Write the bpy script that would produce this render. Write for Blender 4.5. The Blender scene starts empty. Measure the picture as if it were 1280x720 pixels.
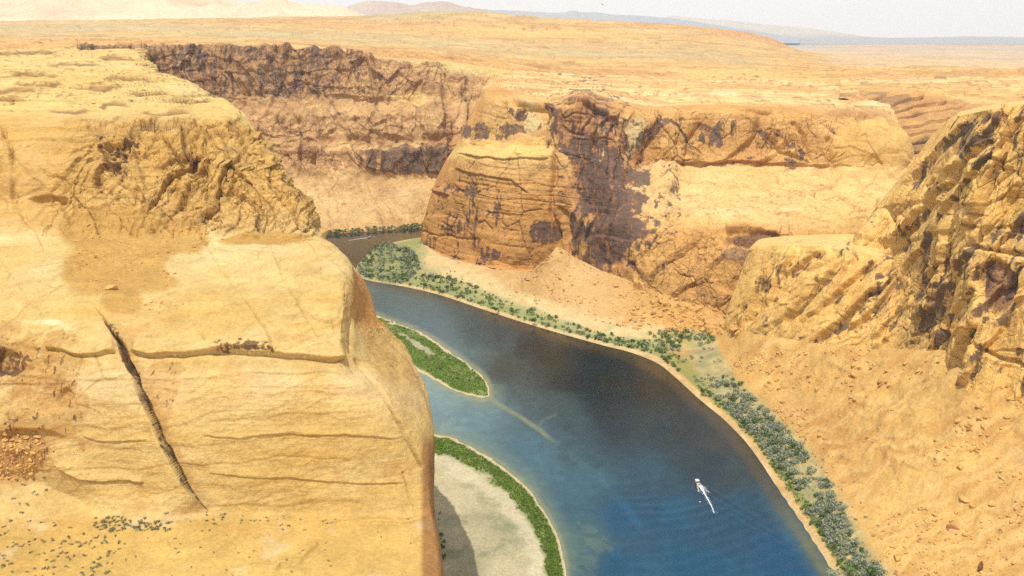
import bpy, math, random
import numpy as np
from mathutils import Vector
rng = np.random.default_rng(7)
random.seed(7)
scn = bpy.context.scene
COL = scn.collection

ROCK_GAIN = np.array([1.0, 1.09, 1.09], np.float32); WATER_GAIN = np.array([.54, .66, .54], np.float32)
# ------------------------------------------------------------------ camera maths
F = 1100.0
PITCH = math.atan(312.0 / F)
CZ = 300.0
cp, sp = math.cos(PITCH), math.sin(PITCH)

def T(py):                       # drop per metre of forward distance for an image row
    return math.tan(PITCH + math.atan((py - 360.0) / F))

def P(px, py, Y):                # point at forward distance Y
    z = CZ - T(py) * Y
    depth = Y * cp - (z - CZ) * sp
    return ((px - 640.0) / F * depth, Y, z)

def Q(px, py, z):                # point at height z
    return P(px, py, (CZ - z) / T(py))

def proj(p):
    x = p[..., 0]; y = p[..., 1]; dz = p[..., 2] - CZ
    depth = np.maximum(y * cp - dz * sp, 1.0)
    up = y * sp + dz * cp
    return 640 + F * x / depth, 360 - F * up / depth, depth

# ------------------------------------------------------------------ numpy noise
NT = 64
_tab = rng.random((NT, NT, NT)).astype(np.float32)
_jit = rng.random((NT, NT, NT, 3)).astype(np.float32)

def vnoise(x, y, z):
    x = np.asarray(x, np.float32); y = np.asarray(y, np.float32); z = np.asarray(z, np.float32)
    xi = np.floor(x).astype(np.int32); yi = np.floor(y).astype(np.int32); zi = np.floor(z).astype(np.int32)
    fx = x - xi; fy = y - yi; fz = z - zi
    fx = fx * fx * (3 - 2 * fx); fy = fy * fy * (3 - 2 * fy); fz = fz * fz * (3 - 2 * fz)
    M = NT - 1
    x0 = xi & M; x1 = (xi + 1) & M; y0 = yi & M; y1 = (yi + 1) & M; z0 = zi & M; z1 = (zi + 1) & M
    a = _tab[x0, y0, z0] * (1 - fx) + _tab[x1, y0, z0] * fx
    b = _tab[x0, y1, z0] * (1 - fx) + _tab[x1, y1, z0] * fx
    c = _tab[x0, y0, z1] * (1 - fx) + _tab[x1, y0, z1] * fx
    d = _tab[x0, y1, z1] * (1 - fx) + _tab[x1, y1, z1] * fx
    a = a * (1 - fy) + b * fy; c = c * (1 - fy) + d * fy
    return a * (1 - fz) + c * fz

def fbm(p, L, octv=4, gain=0.5, seed=0.0, ax=1.0, ay=1.0, az=1.0, ridged=False):
    """-1..1 noise; L = wavelength in metres; ax/ay/az stretch an axis"""
    q = p / L
    x = q[..., 0] / ax + seed * 7.31; y = q[..., 1] / ay + seed * 3.17; z = q[..., 2] / az + seed * 5.77
    tot = np.zeros(x.shape, np.float32); amp = 1.0; norm = 0.0
    for o in range(octv):
        n = vnoise(x, y, z) * 2 - 1
        if ridged: n = 1 - 2 * np.abs(n)
        tot += n * amp; norm += amp; amp *= gain
        x, y, z = (x * 1.62 - y * 1.16 + 11.3), (x * 1.16 + y * 1.62 + 5.1), z * 2.03 + 3.7
    return tot / norm

def worley(p, L, seed=0.0, ax=1.0, ay=1.0, az=1.0):
    q = p / L
    x = (q[..., 0] / ax + seed * 7.7).astype(np.float32); y = (q[..., 1] / ay + seed * 3.3).astype(np.float32)
    z = (q[..., 2] / az + seed * 5.9).astype(np.float32)
    xi = np.floor(x).astype(np.int32); yi = np.floor(y).astype(np.int32); zi = np.floor(z).astype(np.int32)
    d1 = np.full(x.shape, 9.0, np.float32); d2 = d1.copy(); cid = np.zeros(x.shape, np.float32); vx_ = np.zeros(x.shape, np.float32); vy_ = vx_.copy(); vz_ = vx_.copy()
    M = NT - 1
    for i in (-1, 0, 1):
        for j in (-1, 0, 1):
            for k in (-1, 0, 1):
                a = xi + i; b = yi + j; c = zi + k
                am, bm_, cm = a & M, b & M, c & M
                jt = _jit[am, bm_, cm]
                dx = a + jt[..., 0] - x; dy = b + jt[..., 1] - y; dz = c + jt[..., 2] - z
                d = dx * dx + dy * dy + dz * dz
                near = d < d1
                d2 = np.where(near, d1, np.minimum(d2, d))
                cid = np.where(near, _tab[am, bm_, cm], cid); vx_ = np.where(near, dx, vx_); vy_ = np.where(near, dy, vy_); vz_ = np.where(near, dz, vz_)
                d1 = np.where(near, d, d1)
    global FACET
    a1 = cid * 531.7; a2 = np.sin(cid * 917.3)
    FACET = vx_ * np.cos(a1) + vy_ * np.sin(a1) + vz_ * a2          # each cell is cut by its own tilted plane
    return np.sqrt(d1), np.sqrt(d2), cid

def ss(a, b, x):
    t = np.clip((x - a) / (b - a), 0, 1)
    return t * t * (3 - 2 * t)

def segdist(x, y, pts):
    """distance to a polyline, plus signed side (+ = left of travel) of the nearest segment, plus arc param 0..1"""
    best = np.full(x.shape, 1e9, np.float32); side = np.zeros(x.shape, np.float32); arc = np.zeros(x.shape, np.float32)
    n = len(pts) - 1
    for i in range(n):
        ax, ay = pts[i][0], pts[i][1]; bx, by = pts[i + 1][0], pts[i + 1][1]
        vx, vy = bx - ax, by - ay
        l2 = vx * vx + vy * vy + 1e-9
        t = np.clip(((x - ax) * vx + (y - ay) * vy) / l2, 0, 1)
        dx = x - ax - t * vx; dy = y - ay - t * vy
        d = np.sqrt(dx * dx + dy * dy)
        m = d < best
        best = np.where(m, d, best)
        side = np.where(m, np.sign(vx * dy - vy * dx), side)
        arc = np.where(m, (i + t) / n, arc)
    return best, side, arc

def inside(x, y, poly):
    r = np.zeros(x.shape, bool)
    n = len(poly)
    for i in range(n):
        x1, y1 = poly[i]; x2, y2 = poly[(i + 1) % n]
        c = ((y1 > y) != (y2 > y)) & (x < (x2 - x1) * (y - y1) / (y2 - y1 + 1e-12) + x1)
        r ^= c
    return r

def smooth_poly(pts, n=6, closed=False):
    pts = [np.array(p, float) for p in pts]
    out = []
    N = len(pts)
    rngi = range(N) if closed else range(N - 1)
    for i in rngi:
        if closed: p0, p1, p2, p3 = pts[i - 1], pts[i], pts[(i + 1) % N], pts[(i + 2) % N]
        else: p0, p1, p2, p3 = pts[max(i - 1, 0)], pts[i], pts[i + 1], pts[min(i + 2, N - 1)]
        for k in range(n):
            t = k / n
            out.append(0.5 * ((2 * p1) + (-p0 + p2) * t + (2 * p0 - 5 * p1 + 4 * p2 - p3) * t * t + (-p0 + 3 * p1 - 3 * p2 + p3) * t ** 3))
    if not closed: out.append(pts[-1])
    return [tuple(o) for o in out]

# ------------------------------------------------------------------ lofted terrain sheets
def pchip(ctrl, ns):
    """ctrl (n, m, 3) interpolated along axis 0, ns[i] samples in segment i"""
    d = ctrl[1:] - ctrl[:-1]
    m = np.zeros_like(ctrl)
    a, b = d[:-1], d[1:]
    same = (a * b) > 0
    with np.errstate(divide='ignore', invalid='ignore'):
        h = np.where(same, 2 * a * b / (a + b + 1e-12 * np.sign(a + b + 1e-30)), 0)
    m[1:-1] = np.nan_to_num(h)
    m[0] = d[0]; m[-1] = d[-1]
    out = []
    for i in range(len(d)):
        t = (np.arange(ns[i]) / ns[i])[:, None, None]
        h00 = 2 * t ** 3 - 3 * t ** 2 + 1; h10 = t ** 3 - 2 * t ** 2 + t; h01 = -2 * t ** 3 + 3 * t ** 2; h11 = t ** 3 - t ** 2
        out.append(h00 * ctrl[i] + h10 * m[i] + h01 * ctrl[i + 1] + h11 * m[i + 1])
    out.append(ctrl[-1:])
    return np.concatenate(out)

def loft(rows, step=1.15, clampn=260, margin=60):
    c = np.array(rows, float)                       # (R, C, 3)
    px, py, dp = proj(c)
    def counts(axis):
        a = np.moveaxis(c, axis, 0); x = np.moveaxis(px, axis, 0); y = np.moveaxis(py, axis, 0)
        out = []
        for i in range(len(a) - 1):
            L = []
            for k in range(a.shape[1]):
                x0, y0, x1, y1 = x[i, k], y[i, k], x[i + 1, k], y[i + 1, k]
                # share of the segment that is in the frame
                ts = np.linspace(0, 1, 9)
                xs = x0 + (x1 - x0) * ts; ys = y0 + (y1 - y0) * ts
                vis = ((xs > -margin) & (xs < 1280 + margin) & (ys > -margin) & (ys < 720 + margin)).mean()
                L.append(math.hypot(x1 - x0, y1 - y0) * (vis if vis > 0 else .06))
            out.append(int(np.clip(np.percentile(L, 85) / step, 2, clampn)))
        return out
    nr, nc = counts(0), counts(1)
    g = pchip(c, nr)                                # rows
    g = np.moveaxis(pchip(np.moveaxis(g, 1, 0), nc), 0, 1)
    return g.astype(np.float64)

def normals(g):
    du = np.gradient(g, axis=1); dv = np.gradient(g, axis=0)
    n = np.cross(du, dv)
    n /= (np.linalg.norm(n, axis=2, keepdims=True) + 1e-12)
    return n

def oriented(g):
    n = normals(g)
    v = np.array([0, 0, CZ + 400.0]) - g
    if (n * v).sum() < 0: n = -n
    return n

def grid_mesh(name, g, mat, col=None, attrs=None, smooth=True, kind='structure'):
    R, C = g.shape[:2]
    me = bpy.data.meshes.new(name)
    me.vertices.add(R * C)
    me.vertices.foreach_set('co', g.reshape(-1).astype(np.float32))
    idx = np.arange(R * C, dtype=np.int32).reshape(R, C)
    n = normals(g)
    flip = (n * (np.array([0, 0, 700.0]) - g)).sum() < 0
    a, b, c_, d = idx[:-1, :-1], idx[:-1, 1:], idx[1:, 1:], idx[1:, :-1]
    q = np.stack([a, d, c_, b] if flip else [a, b, c_, d], -1).reshape(-1)
    nf = (R - 1) * (C - 1)
    me.loops.add(nf * 4); me.loops.foreach_set('vertex_index', q)
    me.polygons.add(nf)
    me.polygons.foreach_set('loop_start', np.arange(nf, dtype=np.int32) * 4)
    me.polygons.foreach_set('loop_total', np.full(nf, 4, np.int32))
    me.update(calc_edges=True)
    me.polygons.foreach_set('use_smooth', np.full(nf, smooth, bool))
    if col is not None:
        at = me.color_attributes.new('Col', 'FLOAT_COLOR', 'POINT')
        c4 = np.ones((R * C, 4), np.float32); c4[:, :3] = col.reshape(-1, 3) * (WATER_GAIN if name == 'river' else ROCK_GAIN)
        at.data.foreach_set('color', c4.reshape(-1))
    for k, v in (attrs or {}).items():
        at = me.attributes.new(k, 'FLOAT', 'POINT'); at.data.foreach_set('value', v.reshape(-1).astype(np.float32))
    me.materials.append(mat)
    o = bpy.data.objects.new(name, me); COL.objects.link(o)
    if kind: o['kind'] = kind
    return o

# ------------------------------------------------------------------ colours (linear albedo)
def rgb(r, g, b): return np.array([(v / 255.0) ** 2.2 for v in (r, g, b)], np.float32)
YEL = rgb(206, 160, 92); PALE = rgb(222, 186, 132); ORA = rgb(190, 130, 72); RED = rgb(160, 104, 66)
VARN = rgb(98, 76, 66); DARK = rgb(62, 56, 58); SAND = rgb(198, 152, 90); BUFF = rgb(206, 176, 130)

def mix(a, b, t):
    t = np.clip(t, 0, 1)[..., None]
    return a * (1 - t) + b * t

# ------------------------------------------------------------------ materials
def new_mat(name):
    m = bpy.data.materials.new(name); m.use_nodes = True
    nt = m.node_tree; nt.nodes.clear()
    return m, nt, nt.nodes, nt.links

def rock_mat(name, s1=2.2, s2=0.5, strength=0.6, dist=0.6, strata=0.5, rough=0.95, var=0.22, vcol=((112, 78, 58), (78, 68, 66)), vs=5.0, js=14.0, joints=True, jrot=0.7):
    m, nt, N, L = new_mat(name)
    def nd(t, **k):
        n = N.new(t)
        for a, v in k.items(): setattr(n, a, v)
        return n
    def math_(op, a, b=None, c=None, clamp=False):
        n = N.new('ShaderNodeMath'); n.operation = op; n.use_clamp = clamp
        for s, v in zip(n.inputs, (a, b, c)):
            if v is None: continue
            if isinstance(v, (int, float)): s.default_value = v
            else: L.new(v, s)
        return n.outputs[0]
    def rng_(v, a, b, c, d, smooth=False):
        n = N.new('ShaderNodeMapRange'); n.inputs[1].default_value = a; n.inputs[2].default_value = b; n.inputs[3].default_value = c; n.inputs[4].default_value = d
        if smooth: n.interpolation_type = 'SMOOTHSTEP'
        L.new(v, n.inputs[0]); return n.outputs[0]
    def noise(scale, detail, rgh=.55, vec=None, distn=0):
        n = N.new('ShaderNodeTexNoise'); n.inputs['Scale'].default_value = scale; n.inputs['Detail'].default_value = detail; n.inputs['Roughness'].default_value = rgh; n.inputs['Distortion'].default_value = distn
        L.new(vec if vec is not None else geo.outputs['Position'], n.inputs['Vector']); return n
    def mapping(sc, rot=(0, 0, 0), vec=None):
        n = N.new('ShaderNodeMapping'); n.inputs['Scale'].default_value = sc; n.inputs['Rotation'].default_value = rot
        L.new(vec if vec is not None else geo.outputs['Position'], n.inputs['Vector']); return n.outputs[0]
    out = nd('ShaderNodeOutputMaterial'); b = nd('ShaderNodeBsdfPrincipled'); L.new(b.outputs[0], out.inputs[0])
    b.inputs['Roughness'].default_value = rough; b.inputs['Specular IOR Level'].default_value = 0.12
    geo = nd('ShaderNodeNewGeometry'); at = nd('ShaderNodeAttribute'); at.attribute_name = 'Col'
    av = nd('ShaderNodeAttribute'); av.attribute_name = 'V'; aj = nd('ShaderNodeAttribute'); aj.attribute_name = 'J'
    n1 = noise(1 / s1, 7, .68); n3 = noise(1 / s2, 5, .6)
    n2 = noise(1, 5, .6, mapping((1 / (s1 * 11), 1 / (s1 * 11), 1 / (s1 * 1.5)), (.06, .09, 0)), 1.0)
    nb = noise(1 / (s1 * 6), 5, .6)
    v = math_('MULTIPLY', rng_(n1.outputs[0], .3, .7, 1 - var, 1 + var * .8), rng_(n2.outputs[0], .35, .65, 1 - var * strata, 1 + var * strata * .7))
    v = math_('MULTIPLY', v, rng_(nb.outputs[0], .3, .7, 1 - var * .45, 1 + var * .4))
    # small dark pits and crumbs
    pit = rng_(n3.outputs[0], .36, .30, 0, 1, True)
    v = math_('MULTIPLY', v, math_('SUBTRACT', 1, math_('MULTIPLY', pit, .35)))
    v = math_('MULTIPLY', v, rng_(n3.outputs[0], .35, .65, 1 - var * .7, 1 + var * .6))
    vm = nd('ShaderNodeVectorMath', operation='SCALE'); L.new(at.outputs['Color'], vm.inputs[0]); L.new(v, vm.inputs['Scale'])
    colr = vm.outputs[0]
    height = math_('MULTIPLY_ADD', n2.outputs[0], strata * 1.1, n1.outputs[0])
    height = math_('MULTIPLY_ADD', n3.outputs[0], .3, height)
    if joints:
        wn = noise(1 / (js * .8), 3); wv = nd('ShaderNodeVectorMath', operation='MULTIPLY_ADD'); L.new(wn.outputs['Color'], wv.inputs[0]); wv.inputs[1].default_value = (js * .3,) * 3; L.new(geo.outputs['Position'], wv.inputs[2])
        cr = None
        for sc, w, k in ((js, .028, 1.0), (js * .42, .045, .7)):
            vo = nd('ShaderNodeTexVoronoi', feature='DISTANCE_TO_EDGE'); vo.inputs['Scale'].default_value = 1
            L.new(mapping((1 / sc, 1 / sc, .62 / sc), (0, jrot, 0), wv.outputs[0]), vo.inputs['Vector'])
            gate = noise(1 / (sc * 1.7), 2)
            g = rng_(math_('ADD', gate.outputs[0], math_('MULTIPLY', aj.outputs['Fac'], .5)), .80, .94, 0, 1, True)
            c = math_('MULTIPLY', math_('MULTIPLY', rng_(vo.outputs['Distance'], 0, w, 1, 0), g), k)
            cr = c if cr is None else math_('MAXIMUM', cr, c)
        mx = nd('ShaderNodeMix', data_type='RGBA'); L.new(math_('MULTIPLY', cr, .42), mx.inputs[0]); L.new(colr, mx.inputs[6]); mx.inputs[7].default_value = (*[float(q) for q in rgb(108, 70, 46)], 1)
        colr = mx.outputs[2]; height = math_('SUBTRACT', height, math_('MULTIPLY', cr, .7))
    # desert varnish plus painted shade of drops and hollows: crisp-edged, streaked down the face
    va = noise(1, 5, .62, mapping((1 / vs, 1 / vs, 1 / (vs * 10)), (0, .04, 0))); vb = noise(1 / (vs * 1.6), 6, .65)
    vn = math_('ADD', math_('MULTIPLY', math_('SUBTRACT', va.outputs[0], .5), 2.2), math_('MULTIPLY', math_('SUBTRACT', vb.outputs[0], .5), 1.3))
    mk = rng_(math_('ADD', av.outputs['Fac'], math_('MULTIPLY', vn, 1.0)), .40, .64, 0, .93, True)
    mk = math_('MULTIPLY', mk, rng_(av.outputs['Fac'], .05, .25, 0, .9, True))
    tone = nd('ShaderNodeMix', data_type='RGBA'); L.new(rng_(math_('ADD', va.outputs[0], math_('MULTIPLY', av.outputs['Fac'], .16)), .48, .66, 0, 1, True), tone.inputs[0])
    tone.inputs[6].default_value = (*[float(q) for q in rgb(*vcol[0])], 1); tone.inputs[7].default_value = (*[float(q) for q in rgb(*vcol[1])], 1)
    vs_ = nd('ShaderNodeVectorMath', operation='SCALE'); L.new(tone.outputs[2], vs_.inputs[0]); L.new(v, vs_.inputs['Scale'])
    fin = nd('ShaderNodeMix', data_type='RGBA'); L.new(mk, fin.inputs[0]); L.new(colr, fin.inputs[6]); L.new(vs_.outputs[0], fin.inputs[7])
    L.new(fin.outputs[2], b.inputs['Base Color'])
    bp = nd('ShaderNodeBump'); bp.inputs['Strength'].default_value = strength; bp.inputs['Distance'].default_value = dist
    L.new(height, bp.inputs['Height']); L.new(bp.outputs[0], b.inputs['Normal'])
    return m

M_near = rock_mat('sandstone_near', 1.9, 0.45, 0.85, 0.9, 0.6, var=0.18, vcol=((132, 90, 58), (84, 62, 52)), vs=2.6, js=11)
M_mid = rock_mat('sandstone_mid', 4.0, 1.2, 0.8, 1.5, 0.35, var=0.2, vs=8, js=26, vcol=((142, 98, 68), (88, 76, 72)))
M_far = rock_mat('sandstone_far', 7.0, 2.6, 0.8, 2.8, 0.4, var=0.24, vs=11, js=34, vcol=((146, 108, 78), (104, 86, 76)))
M_plain = rock_mat('plateau_ground', 14.0, 5.0, 0.6, 3.0, 0.15, var=0.26, joints=False)
M_sand = rock_mat('sand_slope', 2.2, 0.7, 0.8, 0.8, 0.05, var=0.2, joints=False)

# ------------------------------------------------------------------ shared detail functions
def crack(px, py, pts, w, smoothn=0):
    d, s, a = segdist(px, py, pts)
    return np.exp(-(d / w) ** 2)

def terraces(p, L, sharp=3.0, warp=2.0, seed=0):
    """0..1 saw of strata ledges: slow rise, quick step back"""
    zz = p[..., 2] + fbm(p, 60, 3, seed=seed) * warp
    t = zz / L
    fr = t - np.floor(t)
    k = vnoise(np.floor(t) * 0.77 + seed, np.floor(t) * 1.3, np.zeros_like(t))
    return (fr ** sharp) * (0.35 + k)

def stain(px, py, cx, cy, rx, ry, ang, p, seed=1.0, L=10.0, edge=0.35):
    a = math.radians(ang); dx = px - cx; dy = py - cy
    u = (dx * math.cos(a) + dy * math.sin(a)) / rx; v = (-dx * math.sin(a) + dy * math.cos(a)) / ry
    r = np.sqrt(u * u + v * v)
    n = fbm(p, L, 4, 0.6, seed=seed)
    return ss(0.12, -0.12, r - 1 + (n * 0.9) * (0.5 + edge))


def mesa_top(p, seed, L=26.0):
    """bedding outcrops of a bare rock plateau: low ragged ledges drawn out along the beds, and their tone"""
    a = fbm(p, L * 2.6, 4, .55, seed=seed, ax=3.6, ay=1.3)
    b = fbm(p, L * .9, 4, .6, seed=seed + 1, ax=3.6, ay=1.0)
    t1 = (a * 5 + b * 1.2) - np.floor(a * 5 + b * 1.2)
    led = ss(0, .88, t1) * ss(1, .93, t1)
    lip = np.exp(-((t1 - .95) / .075) ** 2) * ss(-.25, .15, fbm(p, L * 2, 4, .6, seed=seed + 2, ax=1.5))  # brown line along each ledge, painted as overhang shade
    return led * 2.4 + b * 1.6, lip, b

def fractures(p, L, seed, az=1.0):
    """a few straight master joints"""
    q = p + np.stack([fbm(p, L * .5, 3, seed=seed), fbm(p, L * .5, 3, seed=seed + 1), fbm(p, L * .5, 3, seed=seed + 2)], -1) * L * .12
    d1, d2, c = worley(q, L, seed * .01, az=az)
    return ss(.03, .0, d2 - d1) * ss(.05, .2, fbm(p, L * 1.6, 2, seed=seed + 3))

def facing(p, N):
    """1 on faces turned to the river side, less on the turned-away flanks, where relief is kept low"""
    v = np.array([0, 0, CZ]) - p; v = v / np.linalg.norm(v, axis=-1, keepdims=True)
    return .25 + .75 * ss(.05, .4, (v * N).sum(-1))

def slabs(px, py, p, ang, lam, seed, wob=.5, steep=.16):
    """tilted plates of rock running up at the given angle: slow rise, sharp drop, uneven widths"""
    a = np.radians(ang)
    t = (px * np.sin(a) + py * np.cos(a)) / lam
    q = np.stack([px / lam, py / lam, px * 0 + seed * 3.1], -1)
    t = t + fbm(q, 2.6, 3, .5, seed=seed) * wob * 2.2 + fbm(q, .8, 3, .55, seed=seed + 1) * wob * .35
    f = np.floor(t); fr = t - f
    k = vnoise(f * .73 + seed, f * 1.31, fbm(q, 4.0, 2, seed=seed + 2) * 2.0)
    h = np.minimum(fr / (1 - steep), (1 - fr) / steep)
    amp = .25 + 1.1 * ss(.25, .75, k)
    edge = np.exp(-((fr - (1 - steep * .4)) / (steep * .75)) ** 2) * ss(.4, .8, amp)
    edge = np.maximum(edge, np.exp(-(fr / (steep * .8)) ** 2) * ss(.4, .8, amp) * .8)  # edge: shadow-side drop and its foot, darkened in colour by callers
    return (h - .5) * amp, edge
EXPOSURE = 0.28
HAZE = 3.8e-5
# ================================================================== PENINSULA (left)
def build_peninsula():
    R = []
    X = lambda *a: list(a)
    def row(pts):
        R.append(pts)
    fx = [-60, 30, 80, 130, 185, 250, 330, 430, 500]
    # skirt and bench below the frame
    b = [P(x, 800, 236) for x in fx] + [P(552, 800, 236)]
    row([(q[0], q[1] - 6, -6) for q in b])
    row([Q(x, 800, 95) for x in fx] + [Q(555, 800, 94)])
    row([Q(x, 720, 98) for x in fx] + [Q(549, 720, 96)])
    row([Q(x, 672, 99) for x in fx] + [Q(545, 676, 97.5)])
    row([Q(x, y, z) for x, y, z in zip(fx, (588, 596, 616, 644, 655, 644, 642, 644, 647), (116, 112, 105, 100.5, 99.5, 99.5, 99.5, 99.5, 99.2))] + [Q(540, 650, 98.6)])
    row([P(x, y, Y) for x, y, Y in [(-60, 560, 352), (30, 566, 354), (80, 588, 350), (128, 610, 347), (183, 618, 347), (250, 612, 347), (330, 608, 347), (430, 610, 347), (500, 612, 348), (537, 615, 352)]])
    row([P(x, y, Y) for x, y, Y in [(-60, 520, 358), (30, 522, 359), (80, 540, 356), (128, 548, 353), (178, 548, 353), (245, 545, 351), (330, 542, 351), (430, 542, 352), (498, 545, 357), (537, 548, 372)]])
    row([P(x, y, Y) for x, y, Y in [(-60, 480, 368), (30, 480, 370), (80, 482, 366), (125, 486, 362), (172, 488, 360), (240, 485, 358), (330, 482, 358), (428, 482, 359), (478, 490, 366), (531, 497, 408)]])
    row([P(x, y, Y) for x, y, Y in [(-60, 440, 376), (30, 438, 377), (80, 441, 374), (125, 446, 370), (165, 448, 368), (240, 448, 366), (330, 449, 366), (420, 452, 367), (440, 452, 376), (510, 447, 442)]])
    row([P(x, y, Y) for x, y, Y in [(-60, 405, 388), (30, 405, 388), (80, 408, 385), (120, 412, 381), (160, 412, 380), (240, 412, 378), (330, 413, 378), (426, 420, 378), (438, 420, 392), (488, 418, 472)]])
    row([P(x, y, Y) for x, y, Y in [(-60, 368, 410), (30, 368, 410), (80, 370, 408), (118, 376, 405), (155, 376, 404), (240, 374, 404), (330, 374, 404), (428, 380, 402), (437, 378, 420), (466, 393, 500)]])
    row([P(x, y, Y) for x, y, Y in [(-60, 325, 448), (30, 325, 448), (80, 328, 446), (125, 330, 446), (170, 332, 444), (240, 332, 444), (330, 332, 442), (412, 334, 440), (440, 335, 452), (451, 348, 520)]])
    row([P(x, y, Y) for x, y, Y in [(-60, 288, 486), (30, 286, 488), (80, 290, 486), (125, 296, 480), (175, 300, 478), (240, 302, 477), (310, 304, 476), (380, 302, 478), (412, 302, 488), (430, 320, 530)]])
    row([P(x, y, Y) for x, y, Y in [(-60, 256, 512), (30, 256, 514), (80, 262, 510), (128, 256, 516), (182, 274, 503), (240, 278, 501), (300, 296, 486), (350, 299, 487), (388, 292, 494), (401, 296, 515)]])
    row([P(x, y, Y) for x, y, Y in [(-60, 215, 520), (28, 215, 522), (80, 220, 520), (125, 212, 528), (180, 230, 518), (232, 236, 517), (280, 252, 506), (325, 256, 507), (366, 248, 512), (383, 256, 530)]])
    row([P(x, y, Y) for x, y, Y in [(-60, 178, 532), (28, 178, 534), (78, 176, 536), (122, 172, 540), (175, 180, 538), (222, 188, 534), (262, 200, 528), (298, 208, 526), (334, 198, 532), (349, 206, 548)]])
    row([P(x, y, Y) for x, y, Y in [(-60, 150, 560), (26, 150, 562), (74, 148, 566), (118, 148, 568), (165, 150, 570), (205, 156, 566), (240, 162, 560), (270, 164, 560), (304, 162, 566), (318, 168, 580)]])
    row([P(x, y, Y) for x, y, Y in [(-60, 128, 660), (24, 128, 664), (68, 127, 668), (110, 126, 670), (150, 126, 670), (186, 128, 660), (216, 132, 645), (244, 136, 635), (272, 132, 645), (284, 138, 650)]])
    row([P(x, y, Y) for x, y, Y in [(-60, 108, 800), (22, 108, 805), (60, 107, 810), (98, 106, 815), (132, 106, 815), (165, 107, 805), (192, 109, 790), (214, 111, 780), (240, 109, 790), (256, 114, 790)]])
    row([P(x, y, Y) for x, y, Y in [(-60, 93, 1000), (20, 93, 1000), (55, 92, 1010), (88, 91, 1020), (116, 91, 1020), (140, 92, 1010), (160, 93, 1000), (178, 94, 990), (196, 95, 985), (214, 99, 970)]])
    row([P(x, y, Y) for x, y, Y in [(-60, 82, 1220), (18, 82, 1220), (50, 81, 1230), (78, 80, 1240), (100, 80, 1240), (118, 80, 1240), (134, 80, 1240), (148, 80, 1240), (162, 80, 1240), (185, 84, 1200)]])
    row([P(x, y, Y) for x, y, Y in [(-60, 71, 1480), (18, 71, 1480), (48, 71, 1480), (72, 71, 1480), (92, 70, 1490), (108, 70, 1490), (122, 70, 1490), (136, 70, 1490), (150, 70, 1490), (172, 68, 1480)]])
    row([P(x, y, Y) for x, y, Y in [(-60, 60, 1820), (18, 60, 1820), (48, 59, 1830), (72, 59, 1840), (92, 58, 1850), (108, 58, 1850), (122, 58, 1850), (136, 58, 1850), (150, 58, 1850), (176, 60, 1780)]])
    # right-hand wall: drops from the edge to the ground behind the skyline
    for i, r in enumerate(R):
        e = r[-1]
        if i == 0:
            r.append((e[0] + 1, e[1] + 6, -6)); r.append((e[0] - 2, e[1] + 10, -6)); r.append((e[0] - 4, e[1] + 14, -6)); continue
        dy = 3 + 0.015 * e[1]
        r.append((e[0] + 1.2, e[1] + dy, e[2] - 7))
        r.append((e[0] - 1.0, e[1] + dy * 1.4, e[2] * 0.5))
        r.append((e[0] - 7.0, e[1] + dy * 1.8, -6))
    g = loft(R, 1.1)
    p = g.copy(); N = oriented(p)
    px, py, dp = proj(p)
    inn = ss(556, 520, px)                                   # leave the far side simple
    steep = 1 - np.abs(N[..., 2])
    disp = np.zeros(px.shape, np.float32)
    # zones (by where they stand on the landform)
    plateau = ss(560, 640, p[..., 1]); cliff = ss(300, 288, py) * ss(140, 158, py) * ss(640, 585, p[..., 1])
    lower = ss(300, 312, py)
    bench = ss(640, 655, py)
    # general rock relief
    disp += fbm(p, 34, 4, seed=1) * 2.2 * (0.35 + lower) * (1 - bench * .8) * (1 - plateau)
    disp += fbm(p, 7, 4, 0.55, seed=2) * 0.5
    tm = ss(-.1, .5, fbm(p, 50, 3, seed=301)) * (py < 560)
    disp -= terraces(p, 9, 4, 5, seed=3) * 0.8 * steep * (1 - plateau) * tm
    disp -= terraces(p, 2.6, 3, 1.2, seed=4) * 0.22 * (0.2 + steep) * tm
    disp += fbm(p, 2.2, 3, .6, seed=302) * .16
    wl = ss(446, 456, py) * ss(640, 628, py) * ss(470, 430, px); up_ = ss(302, 312, py) * ss(440, 430, py) * ss(440, 425, px)
    h1, g1_ = slabs(px, py, p, 3, 27, 651, .22, .12); h2, g2_ = slabs(px, py, p, 17, 13, 652, .5, .2)
    disp += wl * h1 * .4 + (wl * .4 + up_) * h2 * .5
    # blocky broken upper cliff
    n0 = fbm(p, 40, 2, seed=606)
    bw = cliff * ss(30, 150, px + (py - 200) * .2 + fbm(p, 40, 2, seed=5) * 40)
    wp = p + np.stack([fbm(p, 16, 3, seed=31), fbm(p, 16, 3, seed=32), fbm(p, 16, 3, seed=33)], -1) * 5
    d1, d2, cid = worley(np.stack([wp[..., 0] * .8 + wp[..., 2] * .6, wp[..., 1], wp[..., 2] * .8 - wp[..., 0] * .6], -1), 19, 1, az=1.7)
    f1 = d2 - d1
    s1_, e1 = slabs(px, py, p, 52, 34, 601, .6); s2_, e2 = slabs(px, py, p, 128, 26, 602, .6); s3_, e3 = slabs(px, py, p, 60, 11, 603, .6); s4_, e4 = slabs(px, py, p, 8, 17, 604, .5)
    gq = ss(-.1, .15, fbm(p, 30, 3, seed=605))
    disp += bw * (s1_ * 4.2 * gq + s2_ * 3.6 * (1 - .6 * gq) + s3_ * 1.3 + s4_ * 2.4 * ss(215, 165, py + n0 * 30))
    pedge = bw * np.clip(e1 * gq + e2 * (1 - .6 * gq) + e3 * .35 + e4 * .6 * ss(215, 165, py + n0 * 30), 0, 1)
    disp += bw * ((cid - .5) * 2.0 + FACET * 1.5 + ss(0, .06, f1) * .8 - 1.0)
    d1, d2, cid = worley(wp, 5.5, 2, az=.8)
    f2 = d2 - d1
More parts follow.
